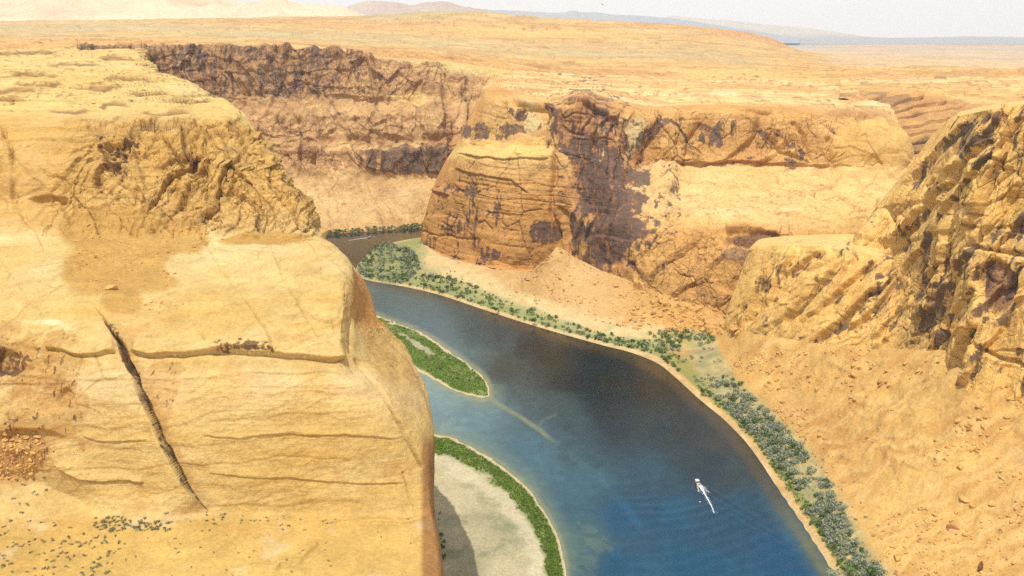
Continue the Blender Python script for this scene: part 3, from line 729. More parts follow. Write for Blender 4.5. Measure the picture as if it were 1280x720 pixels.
    ledge([(905, 292), (925, 290), (950, 291), (975, 297)], 5, 9, 5)
    ledge([(1040, 148), (1070, 146), (1100, 148)], 4, 6, 3)
    ledge([(1064, 214), (1085, 217), (1108, 216)], 4, 8, 3)
    ledge([(1040, 186), (1060, 182), (1085, 190), (1105, 206)], 3, 5, 2)
    ledge([(608, 106), (622, 107), (640, 108)], 5, 3, 4)
    for pts, w, dep in [([(695, 185), (692, 210), (688, 240), (692, 280), (700, 315)], 3.0, 9), ([(600, 122), (596, 138), (592, 150), (585, 175)], 2.0, 7),
                        ([(748, 148), (744, 165), (742, 180)], 1.5, 4), ([(855, 195), (862, 175), (872, 158)], 3, 7), ([(800, 205), (808, 185), (815, 175)], 3, 6),
                        ([(990, 155), (1005, 170), (1012, 205)], 3, 6), ([(1035, 175), (1040, 205), (1055, 225)], 3, 5), ([(960, 170), (975, 190), (1008, 206)], 2.5, 5),
                        ([(700, 262), (706, 290), (714, 325)], 3, 6), ([(790, 330), (800, 350)], 3, 4), ([(575, 228), (610, 232)], 1.3, 2), ([(520, 288), (560, 296), (600, 300)], 1.3, 2.5)]:
        disp -= crack(cx, cy, pts, w) * dep
    # big recessed dark face of the butte and its buttress
    r = np.sqrt(((cx - 752) / 48) ** 2 + ((cy - 200) / 80) ** 2); disp -= ss(1.1, .8, r) * 9
    r = np.sqrt(((cx - 828) / 22) ** 2 + ((cy - 215) / 45) ** 2); disp += ss(1.2, .5, r) * 9
    r = np.sqrt(((cx - 668) / 26) ** 2 + ((cy - 152) / 20) ** 2); disp -= ss(1.05, .85, r) * 6
    r = np.sqrt(((px - 1088) / 50) ** 2 + ((py - 180) / 36) ** 2); disp += ss(1.2, .2, r) * 10
    r = np.sqrt(((cx - 1075) / 32) ** 2 + ((cy - 204) / 12) ** 2); disp -= ss(1.1, .8, r) * 4
    r = np.sqrt(((cx - 925) / 28) ** 2 + ((cy - 300) / 12) ** 2); disp -= ss(1.1, .7, r + .3 * fbm(p, 12, 3, seed=413)) * 5
    dome = ss(1.1, .75, np.sqrt(((px - 1088) / 55) ** 2 + ((py - 190) / 40) ** 2))
    disp *= 1 - .72 * dome
    disp += dome * 6
    fr = fractures(p, 50, 450, 1.5) * (1 - top)
    disp -= fr * 2.0
    disp *= (1 - .9 * top) * np.maximum(facing(p, N), top)
    p = p + N * disp[..., None]
    hh = fbm(p, 200, 4, 0.5, seed=69, ax=3.2) * 22 + p[..., 1] * .02
    stz = (hh / 4.0 - np.floor(hh / 4.0)); stz = ss(.0, .8, stz) * ss(1, .85, stz)
    mt = mesa_top(p, 340, 26)
    p[..., 2] += top * (mt[0] * 1.4 + stz * 2.0 - 1.0 + fbm(p, 120, 4, seed=70, ax=2.2) * 3.5)
    # ---- colour
    n1 = fbm(p, 110, 4, seed=71); n2 = fbm(p, 26, 5, .6, seed=72); n3 = fbm(p, 60, 4, .6, seed=73, az=.1)
    sv = fbm(p, 13, 4, .6, seed=74, az=9); nv = fbm(p, 40, 5, .65, seed=75, az=1.2)
    col = mix(rgb(206, 154, 92), rgb(186, 130, 76), .45 + n2 * .7 + n3 * .5)
    col = mix(col, rgb(216, 172, 112), ss(0, .5, n1) * .5)
    low = C * ss(205, 235, py + n2 * 12) * ss(800, 740, px)
    col = mix(col, rgb(198, 138, 78), low * .6)
    col = mix(col, rgb(222, 180, 108), C * ss(172, 178, py) * ss(206, 196, py + n2 * 8) * ss(695, 680, px) * .7)
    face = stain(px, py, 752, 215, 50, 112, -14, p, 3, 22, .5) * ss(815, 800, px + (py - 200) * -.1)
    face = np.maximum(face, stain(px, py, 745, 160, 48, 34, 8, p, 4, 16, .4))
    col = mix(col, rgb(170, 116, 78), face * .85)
    b = ss(.04, .24, nv + .12 * n2 - .02) * (.5 * low + face * .85) * ss(160, 200, py)
    for (x0, y0, rx, ry, an, k) in [(625, 162, 52, 10, -4, .9), (600, 168, 26, 8, 5, .7), (650, 142, 16, 9, 10, .8), (690, 150, 12, 22, 0, .6), (762, 200, 16, 17, 0, 1), (775, 245, 30, 40, 25, .9), (740, 250, 22, 26, 0, .8), (760, 300, 32, 30, 20, .85),
                                    (800, 225, 12, 26, 10, .8), (800, 290, 22, 30, 30, .7), (678, 292, 17, 14, 0, .9), (612, 318, 14, 9, 0, .9), (590, 238, 13, 8, 20, .85), (562, 282, 14, 14, 0, .75), (605, 262, 10, 6, 40, .6),
                                    (812, 165, 26, 8, -35, .8), (888, 172, 18, 12, 35, .8), (900, 168, 28, 18, 0, .45), (968, 172, 16, 12, 30, .85), (990, 192, 20, 12, 50, .6), (870, 150, 28, 8, -5, .4), (935, 195, 20, 6, 0, .4),
                                    (590, 300, 8, 10, 0, .7), (545, 258, 8, 10, 0, .5), (630, 300, 12, 8, 0, .4), (700, 330, 14, 8, 0, .6), (835, 260, 16, 50, 0, .5), (720, 290, 12, 26, 0, .8), (745, 330, 26, 10, 25, .7), (850, 180, 12, 24, 20, .5)]:
        b = np.maximum(b, stain(px, py, x0, y0, rx, ry, an, p, x0 * .3, 16) * k * (.55 + .45 * ss(-.3, .1, n2)))
    b = np.clip(b * (.88 + .2 * bedge) + face * .36 + bedge * .36 * ss(-.2, .2, nv), 0, 1) * (1 - top)
    col = mix(col, rgb(150, 102, 66), bedge * .35 * (1 - top))
    col = mix(col, rgb(112, 74, 56), fr * .6)
    col = mix(col, rgb(216, 170, 100), dome * .7)
    # dripping pale streaks
    for (x0, y0, rx, ry) in [(660, 148, 14, 22), (780, 175, 17, 32), (752, 175, 8, 26), (798, 165, 8, 20)]:
        r = np.sqrt(((px - x0) / rx) ** 2 + ((py - y0) / ry) ** 2)
        col = mix(col, rgb(206, 176, 124), ss(1.1, .8, r) * ss(-.25, .0, sv) * .85)
    b = np.maximum(b, face * ss(220, 190, py) * .5)
    for (x0, y0, rx, ry) in [(660, 148, 12, 20), (780, 175, 15, 30), (752, 175, 7, 24)]:
        b *= 1 - .8 * ss(1.1, .7, np.sqrt(((px - x0) / rx) ** 2 + ((py - y0) / ry) ** 2)) * ss(-.25, 0, sv)
    # bench, pale
    ben = (1 - C) * ss(204, 212, py) * ss(292, 280, py)
    col = mix(col, mix(rgb(214, 168, 102), rgb(222, 182, 122), .5 + n1), ben * .85)
    col = mix(col, rgb(232, 202, 156), ben * crack(px, py + n2 * 3, [(820, 262), (870, 268), (930, 272), (1000, 262)], 3) * .35)
    mb = mesa_top(p, 412, 18)
    col = mix(col, rgb(158, 104, 66), ben * mb[1] * .6)
    col = mix(col, rgb(172, 120, 76), ben * ee * .5)
    col = mix(col, rgb(198, 150, 92), ben * ss(0, .35, fbm(p, 50, 4, .6, seed=627, ax=2)) * .6)
    col = mix(col, rgb(206, 150, 88), lowD * .7)
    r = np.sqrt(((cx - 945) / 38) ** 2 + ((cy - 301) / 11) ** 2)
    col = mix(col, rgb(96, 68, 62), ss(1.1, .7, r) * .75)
    r = np.sqrt(((cx - 922) / 20) ** 2 + ((cy - 320) / 9) ** 2)
    col = mix(col, rgb(146, 116, 100), ss(1.1, .7, r) * .6)
    # plateau
    pn = fbm(p, 120, 5, 0.6, seed=76, ax=2.0)
    plc = mix(rgb(212, 166, 100), rgb(226, 190, 134), .5 + pn + mt[2] * .6)
    plc = mix(plc, rgb(146, 94, 62), mt[1] * .85)
    plc = mix(plc, rgb(184, 128, 80), ss(.5, .95, stz) * .6)
    plc = mix(plc, rgb(178, 146, 100), ss(.2, .6, fbm(p, 150, 5, .65, seed=77, ax=2)) * .45)
    plc = mix(plc, rgb(232, 204, 162), ss(.2, .5, n1) * ss(880, 900, px) * .4)
    col = mix(col, plc, top)
    r = ss(1.1, .8, np.sqrt(((px - 1075) / 45) ** 2 + ((py - 142) / 8) ** 2))
    col = mix(col, rgb(168, 116, 76), r * .5)
    return grid_mesh('central_butte', p, M_mid, col, {'V': b, 'J': (1 - top) * np.clip(.4 + upD * .4 + lowD * .5, 0, 1) * (1 - ben * .6) * (1 - .8 * dome)})
build_butte()

# ================================================================== ALCOVE WALL behind the dome
def build_alcove():
    R = []
    def row(*pts): R.append([P(*q) for q in pts])
    row((1080, 262, 1290), (1120, 262, 1290), (1160, 262, 1290), (1210, 262, 1290), (1280, 262, 1290), (1360, 262, 1290))
    row((1084, 215, 1300), (1122, 215, 1300), (1162, 214, 1300), (1212, 214, 1300), (1282, 214, 1300), (1360, 214, 1300))
    row((1090, 178, 1312), (1124, 178, 1314), (1164, 176, 1318), (1214, 176, 1318), (1284, 176, 1318), (1360, 176, 1318))
    row((1096, 150, 1330), (1126, 150, 1340), (1166, 150, 1345), (1216, 152, 1345), (1286, 152, 1345), (1360, 152, 1345))
    row((1050, 122, 1350), (1126, 117, 1380), (1166, 121, 1390), (1216, 131, 1390), (1288, 136, 1390), (1362, 136, 1390))
    row((1050, 114, 1450), (1128, 112, 1470), (1168, 115, 1470), (1218, 120, 1470), (1290, 122, 1470), (1364, 122, 1470))
    row((1050, 106, 1650), (1128, 106, 1650), (1168, 106, 1650), (1218, 108, 1650), (1290, 108, 1650), (1364, 108, 1650))
    row((1050, 98, 1950), (1128, 98, 1950), (1168, 97, 1950), (1218, 97, 1950), (1290, 96, 1950), (1364, 96, 1950))
    row((1050, 92, 2400), (1128, 92, 2400), (1168, 91, 2400), (1218, 91, 2400), (1290, 90, 2400), (1364, 90, 2400))
    row((1050, 94, 2600), (1128, 94, 2600), (1168, 93, 2600), (1218, 93, 2600), (1290, 92, 2600), (1364, 92, 2600))
    g = loft(R, 0.9); p = g; N = oriented(p); px, py, dp = proj(p)
    top = ss(1385, 1420, p[..., 1])
    s = terraces(p + np.stack([0 * px, 0 * px, (px - 1120) * -.25], -1), 13, 4, 10, seed=81)
    disp = (-s * 9 + fbm(p, 70, 4, seed=82, az=.4) * 10 + fbm(p, 18, 3, seed=83) * 2.5) * (1 - top)
    p = p + N * disp[..., None]
    hh = fbm(p, 200, 4, 0.5, seed=84, ax=3.2) * 22 + p[..., 1] * .02
    stz = (hh / 4.0 - np.floor(hh / 4.0)); stz = ss(.0, .8, stz) * ss(1, .85, stz)
    mt = mesa_top(p, 350, 28)
    p[..., 2] += top * (mt[0] * 1.5 + stz * 1.5 - 1.0 + fbm(p, 120, 4, seed=85, ax=2.2) * 3.0)
    n2 = fbm(p, 60, 5, .6, seed=86, az=.15); n1 = fbm(p, 110, 5, seed=87, ax=2)
    col = mix(rgb(204, 154, 96), rgb(178, 126, 82), .5 + n2)
    col = mix(col, rgb(96, 74, 70), ss(.05, .3, fbm(p, 50, 4, seed=88, az=.2)) * .5)
    plc = mix(rgb(210, 166, 100), rgb(218, 182, 124), .5 + n1 + mt[2] * .6)
    plc = mix(plc, rgb(146, 94, 62), mt[1] * .85)
    plc = mix(plc, rgb(180, 126, 82), ss(.5, .95, stz) * .6)
    plc = mix(plc, rgb(160, 138, 98), ss(.2, .6, fbm(p, 150, 5, .65, seed=89, ax=2)) * .4)
    col = mix(col, plc, top)
    return grid_mesh('side_canyon_wall', p, M_mid, col)
build_alcove()

# ================================================================== RIGHT PROMONTORY
def promontory_finish(name, R, step, seed, mats, upper):
    g = loft(R, step); p = g; N = oriented(p); px, py, dp = proj(p)
    steep = 1 - np.abs(N[..., 2])
    J = fbm(p, 14, 3, seed=seed + 1) * 4; K = fbm(p, 14, 3, seed=seed + 2) * 4
    cx, cy = px + J, py + K
    # fins lean: coordinates along the slanting joints (down-left in the picture)
    ang = math.radians(58)
    fp = p.copy()
    fp[..., 0] = p[..., 0] * math.sin(ang) - p[..., 2] * math.cos(ang)
    fp[..., 2] = p[..., 0] * math.cos(ang) + p[..., 2] * math.sin(ang)
    topw = ss(.75, .92, np.abs(N[..., 2]))
    fl = fbm(fp, 24, 4, .5, seed=seed + 3, ay=2, az=7.5, ridged=True)
    fs = fbm(fp, 9, 4, .55, seed=seed + 4, ay=2, az=5.0, ridged=True)
    if upper:
        sa = 58 + (py - 300) * .02
        s1_, e1 = slabs(px, py, p, sa, 30, seed + 3, .42); s2_, e2 = slabs(px, py, p, sa + 6, 12, seed + 4, .5); s3_, e3 = slabs(px, py, p, 4, 46, seed + 5, .5)
        disp = s1_ * 4.6 + s2_ * 1.0 + s3_ * 2.0
        edg = np.clip(e1 + e2 * .45, 0, 1)
    else:
        sa = 50
        s1_, e1 = slabs(px, py, p, sa, 30, seed + 3, .55); s2_, e2 = slabs(px, py, p, sa - 8, 11, seed + 4, .6)
        disp = s1_ * 4.0 + s2_ * 1.3
        edg = np.clip(e1 * .8 + e2 * .35, 0, 1)
    finv = np.zeros(px.shape, np.float32)
    fins = [[(1208, 150), (1186, 172), (1153, 211), (1128, 239)], [(1230, 172), (1208, 200), (1186, 228), (1164, 250)], [(1264, 183), (1236, 222), (1219, 267), (1208, 294)], [(1275, 150), (1258, 178), (1250, 205)],
            [(1200, 262), (1186, 300), (1180, 340), (1170, 380)], [(1160, 255), (1140, 290), (1120, 318)], [(1215, 400), (1200, 440), (1192, 480)]] if upper else [
            [(969, 322), (942, 378), (928, 411)], [(1058, 322), (1019, 361), (986, 400)], [(1142, 339), (1086, 367), (1042, 411), (1008, 439)], [(1147, 328), (1119, 361), (1092, 389), (1058, 417)], [(1153, 344), (1125, 389), (1092, 428)],
            [(1000, 312), (975, 345), (960, 385)], [(1030, 310), (1005, 330), (985, 350)], [(1100, 322), (1065, 352), (1030, 385)]]
    fin_d = np.zeros(px.shape, np.float32)
    for pts in fins:
        d, s, a = segdist(cx, cy, pts); e_ = ss(0, .15, a) * ss(1, .85, a); sg = -s * d      # positive: right of and below the fin
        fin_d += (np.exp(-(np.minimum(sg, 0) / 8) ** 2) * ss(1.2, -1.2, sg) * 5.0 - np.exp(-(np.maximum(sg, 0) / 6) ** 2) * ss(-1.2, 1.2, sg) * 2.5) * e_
        finv = np.maximum(finv, np.exp(-((sg - 4) / 4.0) ** 2) * e_)  # shadow side of the fin, painted dark along with the varnish
    disp += fin_d
    disp *= (1 - topw)
    disp += fbm(p, 50, 3, seed=seed + 6) * 3.0 * (1 - topw) + fbm(p, 6, 3, seed=seed + 15) * .5
    disp -= terraces(p, 13, 4, 6, seed=seed + 7) * .35 * (1 - topw) * ss(-.1, .4, fbm(p, 50, 3, seed=seed + 8))
    d1, d2, cid = worley(fp, 22, seed * .1, az=2.2)
    disp += ((cid - .5) * (2.5 if upper else 1.2) + FACET * (1.6 if upper else .6)) * (1 - topw)
    f1 = d2 - d1
    disp += ss(0, .08, f1) * (1.2 if upper else .5) * (1 - topw)
    if upper:
        for pts, w, dep in [([(1195, 250), (1192, 275), (1186, 300)], 2.5, 8), ([(1258, 150), (1254, 180), (1250, 210)], 3, 6), ([(1215, 310), (1240, 312), (1285, 320)], 2.5, 5), ([(1215, 430), (1250, 448), (1285, 458)], 2.5, 5),
                            ([(1160, 235), (1180, 205), (1200, 180)], 3, 5), ([(1110, 262), (1120, 290), (1108, 310)], 3, 6), ([(1190, 330), (1188, 380), (1182, 430), (1178, 460)], 4, 6), ([(1240, 225), (1225, 260), (1220, 300)], 3, 5)]:
            disp -= crack(cx, cy, pts, w) * dep
        r = np.sqrt(((cx - 1245) / 24) ** 2 + ((cy - 362) / 38) ** 2); disp -= ss(1.1, .8, r) * 6
        r = np.sqrt(((cx - 1158) / 16) ** 2 + ((cy - 385) / 14) ** 2); disp += ss(1.2, .4, r) * 5
        r = np.sqrt(((cx - 1215) / 36) ** 2 + ((cy - 168) / 34) ** 2); disp -= ss(1.1, .8, r) * 3
    else:
        for pts, w, dep in [([(1022, 352), (1008, 370), (995, 388), (984, 402)], 3.5, 7), ([(950, 375), (944, 390), (936, 402)], 3, 6), ([(1064, 310), (1070, 322), (1066, 330)], 2.5, 4), ([(1050, 318), (1030, 332), (1010, 340)], 4, 4),
                            ([(1110, 350), (1085, 372), (1060, 400), (1045, 425)], 3.5, 5), ([(1135, 360), (1118, 390), (1100, 425)], 3, 4)]:
            disp -= crack(cx, cy, pts, w) * dep
    fr = fractures(p, 30, seed + 60, 1.2)
    disp -= fr * 1.3
    disp *= facing(p, N)
    p = p + N * disp[..., None]
    n1 = fbm(p, 60, 4, seed=seed + 11); n2 = fbm(p, 14, 5, .6, seed=seed + 12); nv = fbm(fp, 30, 5, .6, seed=seed + 13, az=3.5)
    col = mix(rgb(232, 182, 106), rgb(208, 152, 88), .3 + n2 * .8)
    col = mix(col, rgb(220, 178, 116), ss(0, .5, n1) * .5)
    v = np.zeros(px.shape, np.float32)
    if upper:
        v = ss(.05, .25, nv) * .8 * ss(1120, 1170, px) * ss(480, 440, py) * .75 * (1 - topw)
        L = [(1218, 165, 34, 16, -30, .9), (1245, 150, 30, 9, 0, .8), (1225, 185, 28, 26, -50, .85), (1190, 180, 14, 18, 30, .7), (1098, 250, 14, 28, 20, .85), (1122, 268, 10, 14, 30, .5), (1150, 310, 22, 6, 0, .6), (1180, 300, 14, 34, 10, .75), (1172, 350, 22, 30, 10, .8), (1215, 330, 30, 20, 0, .75), (1245, 365, 24, 36, 0, .85),
             (1170, 390, 24, 36, 0, .8), (1222, 385, 22, 14, 0, .9), (1258, 395, 18, 12, 0, .9), (1175, 425, 18, 16, 0, .85), (1275, 275, 14, 32, 20, .8), (1205, 240, 10, 20, 30, .6), (1275, 440, 8, 8, 0, .8), (1150, 395, 14, 14, 0, .6), (1270, 340, 10, 20, 0, .6), (1135, 290, 12, 10, 0, .5)]
    else:
        L = [(975, 325, 12, 9, 0, .95), (965, 350, 18, 30, 30, .6), (1003, 330, 8, 5, 0, .85), (950, 390, 18, 24, 20, .55), (1042, 318, 24, 9, -25, .6), (1110, 330, 26, 16, -20, .85), (1050, 400, 30, 12, -30, .5), (1080, 385, 30, 10, -35, .6), (1120, 350, 26, 10, -40, .6), (990, 300, 14, 4, 0, .5), (1030, 430, 24, 8, -15, .55), (1130, 400, 20, 8, -55, .7), (1110, 415, 16, 6, -50, .6), (925, 340, 8, 26, 15, .5)]
        v = ss(.12, .3, nv) * .35 * (1 - topw)
    for (x0, y0, rx, ry, an, k) in L:
        v = np.maximum(v, stain(px, py, x0, y0, rx, ry, an, p, x0 * .17 + y0, 9) * k * (.45 + .55 * edg))
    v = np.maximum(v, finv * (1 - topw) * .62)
    v = np.maximum(v, edg * (1 - topw) * (.44 if upper else .36) * ss(-.25, .15, nv + n1 * .5))  # painted shade on the slab drops, drawn in the varnish tone
    col = mix(col, rgb(116, 78, 56), fr * .6)
    if upper:
        r = np.sqrt(((px - 1245) / 22) ** 2 + ((py - 358) / 34) ** 2)
        col = mix(col, rgb(140, 98, 76), ss(1.1, .8, r) * .8)
        r = np.sqrt(((px - 1268) / 26) ** 2 + ((py - 262) / 40) ** 2)
        col = mix(col, rgb(214, 160, 88), ss(1.1, .7, r) * .7 * (1 - ss(1265, 1285, px + n2 * 20)))
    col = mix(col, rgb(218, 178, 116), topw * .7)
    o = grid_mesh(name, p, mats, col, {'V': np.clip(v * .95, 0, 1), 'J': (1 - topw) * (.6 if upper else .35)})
    return o

def build_promontory():
    R = []
    def row(*pts): R.append([P(*q) for q in pts])
    Zs = 1
    row((915, 450, 835), (948, 462, 790), (990, 475, 750), (1043, 486, 705), (1088, 492, 680), (1132, 490, 655), (1180, 510, 600))
    row((905, 412, 835), (940, 426, 785), (985, 438, 743), (1040, 447, 697), (1085, 452, 672), (1130, 446, 650), (1180, 462, 592))
    row((914, 375, 843), (948, 380, 795), (992, 388, 755), (1046, 396, 712), (1090, 398, 688), (1134, 395, 668), (1182, 405, 612))
    row((928, 338, 852), (958, 338, 806), (1000, 342, 768), (1052, 348, 728), (1096, 348, 706), (1138, 345, 688), (1184, 352, 640))
    row((938, 310, 862), (965, 306, 822), (1006, 306, 786), (1058, 310, 748), (1100, 314, 728), (1142, 318, 712), (1186, 320, 680))
    row((946, 301, 885), (972, 298, 850), (1012, 297, 812), (1064, 298, 785), (1104, 302, 765), (1144, 305, 750), (1188, 306, 720))
    row((952, 299, 915), (980, 296, 895), (1020, 294, 870), (1070, 293, 840), (1108, 296, 810), (1146, 298, 790), (1190, 298, 760))
    for i, r in enumerate(R):
        e = r[0]
        r.insert(0, (e[0] + 16, e[1] + 30, e[2] * .9 - 3)); r.insert(0, (e[0] + 60, e[1] + 110, max(0, e[2] * .3)))
    R.append([(q[0] + 5, q[1] + 60, q[2] - 40) for q in R[-1]])
    promontory_finish('lower_promontory', R, 1.05, 100, M_mid, False)
    R = []
    row((1066, 490, 722), (1100, 500, 695), (1134, 495, 655), (1180, 515, 592), (1209, 565, 540), (1252, 562, 526), (1302, 560, 506), (1422, 560, 476))
    row((1064, 440, 722), (1096, 452, 692), (1132, 444, 652), (1178, 462, 590), (1207, 512, 536), (1250, 508, 520), (1300, 505, 500), (1420, 500, 470))
    row((1064, 400, 735), (1098, 400, 706), (1140, 390, 662), (1180, 405, 600), (1212, 430, 545), (1255, 430, 528), (1300, 430, 508), (1420, 425, 476))
    row((1066, 340, 750), (1100, 345, 722), (1142, 340, 674), (1182, 352, 608), (1215, 362, 555), (1258, 360, 536), (1302, 360, 516), (1420, 355, 484))
    row((1068, 300, 762), (1102, 300, 740), (1144, 296, 686), (1184, 302, 616), (1218, 310, 562), (1260, 310, 543), (1304, 308, 522), (1420, 300, 490))
    row((1082, 280, 772), (1112, 255, 755), (1148, 245, 702), (1188, 245, 627), (1222, 250, 572), (1262, 250, 552), (1306, 245, 530), (1420, 235, 498))
    row((1112, 240, 788), (1138, 212, 770), (1162, 198, 714), (1192, 190, 642), (1225, 190, 583), (1265, 188, 562), (1308, 182, 540), (1420, 170, 506))
    row((1160, 186, 800), (1175, 162, 782), (1188, 147, 732), (1206, 142, 658), (1233, 137, 600), (1272, 131, 576), (1310, 127, 555), (1420, 120, 530))
    row((1176, 178, 830), (1186, 157, 812), (1198, 141, 772), (1214, 136, 712), (1240, 131, 660), (1278, 126, 640), (1314, 122, 620), (1420, 116, 600))
    row((1186, 185, 870), (1196, 165, 862), (1206, 150, 832), (1222, 144, 790), (1248, 138, 750), (1284, 132, 730), (1318, 128, 720), (1425, 122, 700))
    for i, r in enumerate(R):
        e = r[0]
        r.insert(0, (e[0] + 14, e[1] + 30, e[2] - 6)); r.insert(0, (e[0] + 70, e[1] + 120, max(10, e[2] * .5)))
    R.append([(q[0] + 10, q[1] + 80, q[2] - 120) for q in R[-1]])
    promontory_finish('upper_promontory', R, 1.0, 130, M_mid, True)
build_promontory()

# ================================================================== BANKS AND TALUS (right side of the river)
BANK = [(540, 297), (500, 302), (470, 309), (452, 320), (446, 334), (450, 346), (470, 350), (510, 359), (545, 367), (600, 386), (650, 403), (700, 418), (750, 432), (790, 443), (838, 470), (868, 500), (905, 532), (935, 568), (965, 615), (1000, 665), (1035, 720), (1078, 790), (1140, 890)]
TALUS = []
def build_talus():
    cols = [  # bank, lip, terrace(z), foot of rock(z)
        ((560, 298), (561, 296), (566, 293, 3), (580, 290, 5)),
        ((540, 297), (541, 295.5), (546, 294, 2.5), (556, 292, 5)),
        ((500, 302), (501, 301), (518, 304, 2.5), (532, 304, 5)),
        ((466, 311), (468, 311), (500, 316, 2.5), (548, 320, 8)),
        ((446, 332), (449, 332), (505, 330, 3), (570, 328, 11)),
        ((450, 347), (454, 345), (515, 342, 3.5), (595, 335, 13)),
        ((510, 359), (512, 357), (560, 350, 4.5), (622, 340, 17)),
        ((545, 368), (548, 365), (590, 358, 5), (655, 341, 24)),
        ((600, 386), (603, 383), (636, 370, 7), (676, 330, 46)),
        ((650, 403), (653, 399), (682, 382, 8), (695, 318, 56)),
        ((700, 418), (704, 414), (728, 398, 9), (728, 336, 42)),
        ((750, 432), (755, 428), (778, 412, 9), (772, 352, 34)),
        ((790, 443), (796, 438), (826, 421, 6.5), (822, 372, 30)),
        ((820, 458), (828, 450), (860, 424, 6.5), (880, 392, 22)),
        ((840, 472), (846, 465), (884, 430, 7), (912, 408, 24)),
        ((868, 500), (878, 493), (912, 468, 9), (940, 424, 33)),
        ((905, 532), (916, 525), (950, 503, 10), (1006, 440, 42)),
        ((935, 568), (948, 559), (988, 540, 10), (1086, 450, 60)),
        ((965, 615), (980, 605), (1024, 585, 10), (1182, 458, 80)),
        ((1000, 665), (1014, 655), (1056, 638, 10), (1235, 502, 78)),
        ((1035, 720), (1050, 711), (1096, 702, 10), (1300, 495, 86)),
        ((1078, 790), (1095, 780), (1145, 772, 10), (1430, 560, 88)),
        ((1140, 890), (1160, 880), (1220, 870, 10), (1640, 640, 92)),
    ]
    R = [[] for _ in range(7)]
    for b, l, t, f in cols:
        B = np.array(Q(b[0], b[1], 0.0)); B[2] = -1.5
        Lp = np.array(Q(l[0], l[1], 1.6)); Tt = np.array(Q(*t)); Ff = np.array(Q(*f))
        d = Lp - B; d[2] = 0; d /= np.linalg.norm(d) + 1e-9
        B0 = B - d * 3
        B0[2] = -2.5
        m1 = Tt * .62 + Ff * .38; m1[2] = Tt[2] + (Ff[2] - Tt[2]) * .27
        m2 = Tt * .28 + Ff * .72; m2[2] = Tt[2] + (Ff[2] - Tt[2]) * .63
        e = Ff + (Ff - m2) * .6; e[2] = Ff[2] + (Ff[2] - m2[2]) * .35
        for r, q in zip(R, (B0, Lp, Tt, m1, m2, Ff, e)): r.append(tuple(q))
    g = loft(R, 1.1, clampn=240); p = g; N = oriented(p); px, py, dp = proj(p)
    z = p[..., 2]
    slope = ss(9, 16, z)
    disp = slope * (fbm(p, 60, 4, .5, seed=151) * 3.2 + fbm(p, 12, 4, .6, seed=152) * 1.1 + fbm(p, 5, 4, .65, seed=1530) * .4 + fbm(p, 3.5, 3, .6, seed=153) * .8 * ss(-.2, .4, fbm(p, 40, 3, seed=154)))
    disp += (1 - slope) * fbm(p, 25, 4, seed=155) * .6 * ss(1.2, 2.5, z)
    # rocky outcrops at the foot of the middle wall
    oc = stain(px, py, 880, 375, 60, 26, 10, p, 6, 30) + stain(px, py, 805, 350, 14, 16, 0, p, 7, 12) + stain(px, py, 900, 395, 40, 16, 20, p, 8, 20)
    oc = np.clip(oc, 0, 1)
    disp += ss(16, 34, z) * ss(900, 960, px) * (fbm(p, 34, 4, .6, seed=433) * 4.0 + 1.0)
    d1, d2, cid = worley(p, 11, 9)
    disp += oc * ((cid - .3) * 5 + ss(0, .3, d2 - d1) * 2)
    disp += stain(px, py, 803, 350, 12, 15, 0, p, 7, 12) * 6
    st1, se1 = slabs(px, py, p, 24, 21, 661, .7, .3); st2, se2 = slabs(px, py, p, 30, 8, 662, .7, .35)
    rs_ = ss(880, 960, px) * slope
    disp += rs_ * (st1 * .75 + st2 * .2)
    rib = ss(500, 640, px) * ss(800, 700, px) * slope
    disp += rib * fbm(p, 22, 4, .6, seed=156, ay=6, az=6) * 2.4
    p = p + N * disp[..., None]
    TALUS.append(p)
    n1 = fbm(p, 60, 4, seed=161); n2 = fbm(p, 12, 4, .6, seed=162); n3 = fbm(p, 4, 3, .6, seed=163)
    drn = fbm(np.stack([p[..., 0] + p[..., 1] * .25, p[..., 1] * .25, p[..., 2]], -1), 16, 4, .6, seed=431, ax=4)
    col = mix(rgb(206, 158, 92), rgb(184, 132, 74), .5 + n1 + n2 * .6 + drn * .9)
    col = mix(col, rgb(150, 100, 62), ss(.35, .6, n3) * .5)
    col = mix(col, rgb(226, 188, 126), rs_ * np.clip(st1 + .2, 0, 1) * .5)
    col = mix(col, rgb(176, 126, 74), rs_ * se1 * .3)
    farz = ss(850, 740, px)
    col = mix(col, mix(rgb(204, 166, 114), rgb(188, 142, 92), .5 + n1), farz * .8)
    # flat pale sand wash near the butte
    wash = ss(16, 9, z) * ss(880, 780, px)
    col = mix(col, mix(rgb(214, 184, 134), rgb(196, 164, 112), .5 + n2), wash * .9)
    col = mix(col, rgb(150, 150, 108), ss(.1, .45, fbm(p, 26, 5, .65, seed=164)) * wash * .55)
    col = mix(col, rgb(214, 178, 120), ss(.1, .5, n1) * slope * .4)
    col = mix(col, rgb(204, 152, 92), oc * .6)
    bandv = ss(1.5, 2.5, z) * ss(13, 8.5, z + n2 * 2)
    right = ss(840, 880, px)
    col = mix(col, mix(rgb(196, 168, 116), rgb(134, 134, 98), .6 + n2), bandv * right * .85)
    side = ss(1.1, .7, np.sqrt(((px - 835) / 62) ** 2 + ((py - 424) / 13) ** 2))
    col = mix(col, rgb(150, 152, 100), side * .6 * ss(-.3, .2, n2))
    shore = ss(1.9, 1.0, z + n2 * .9)
    col = mix(col, mix(rgb(182, 144, 98), rgb(208, 178, 130), .5 + n2), shore * .85)
    grs = ss(1.5, 2.2, z) * ss(4.5, 3.0, z + n2 * 1.5)
    col = mix(col, rgb(122, 126, 66), grs * .7)
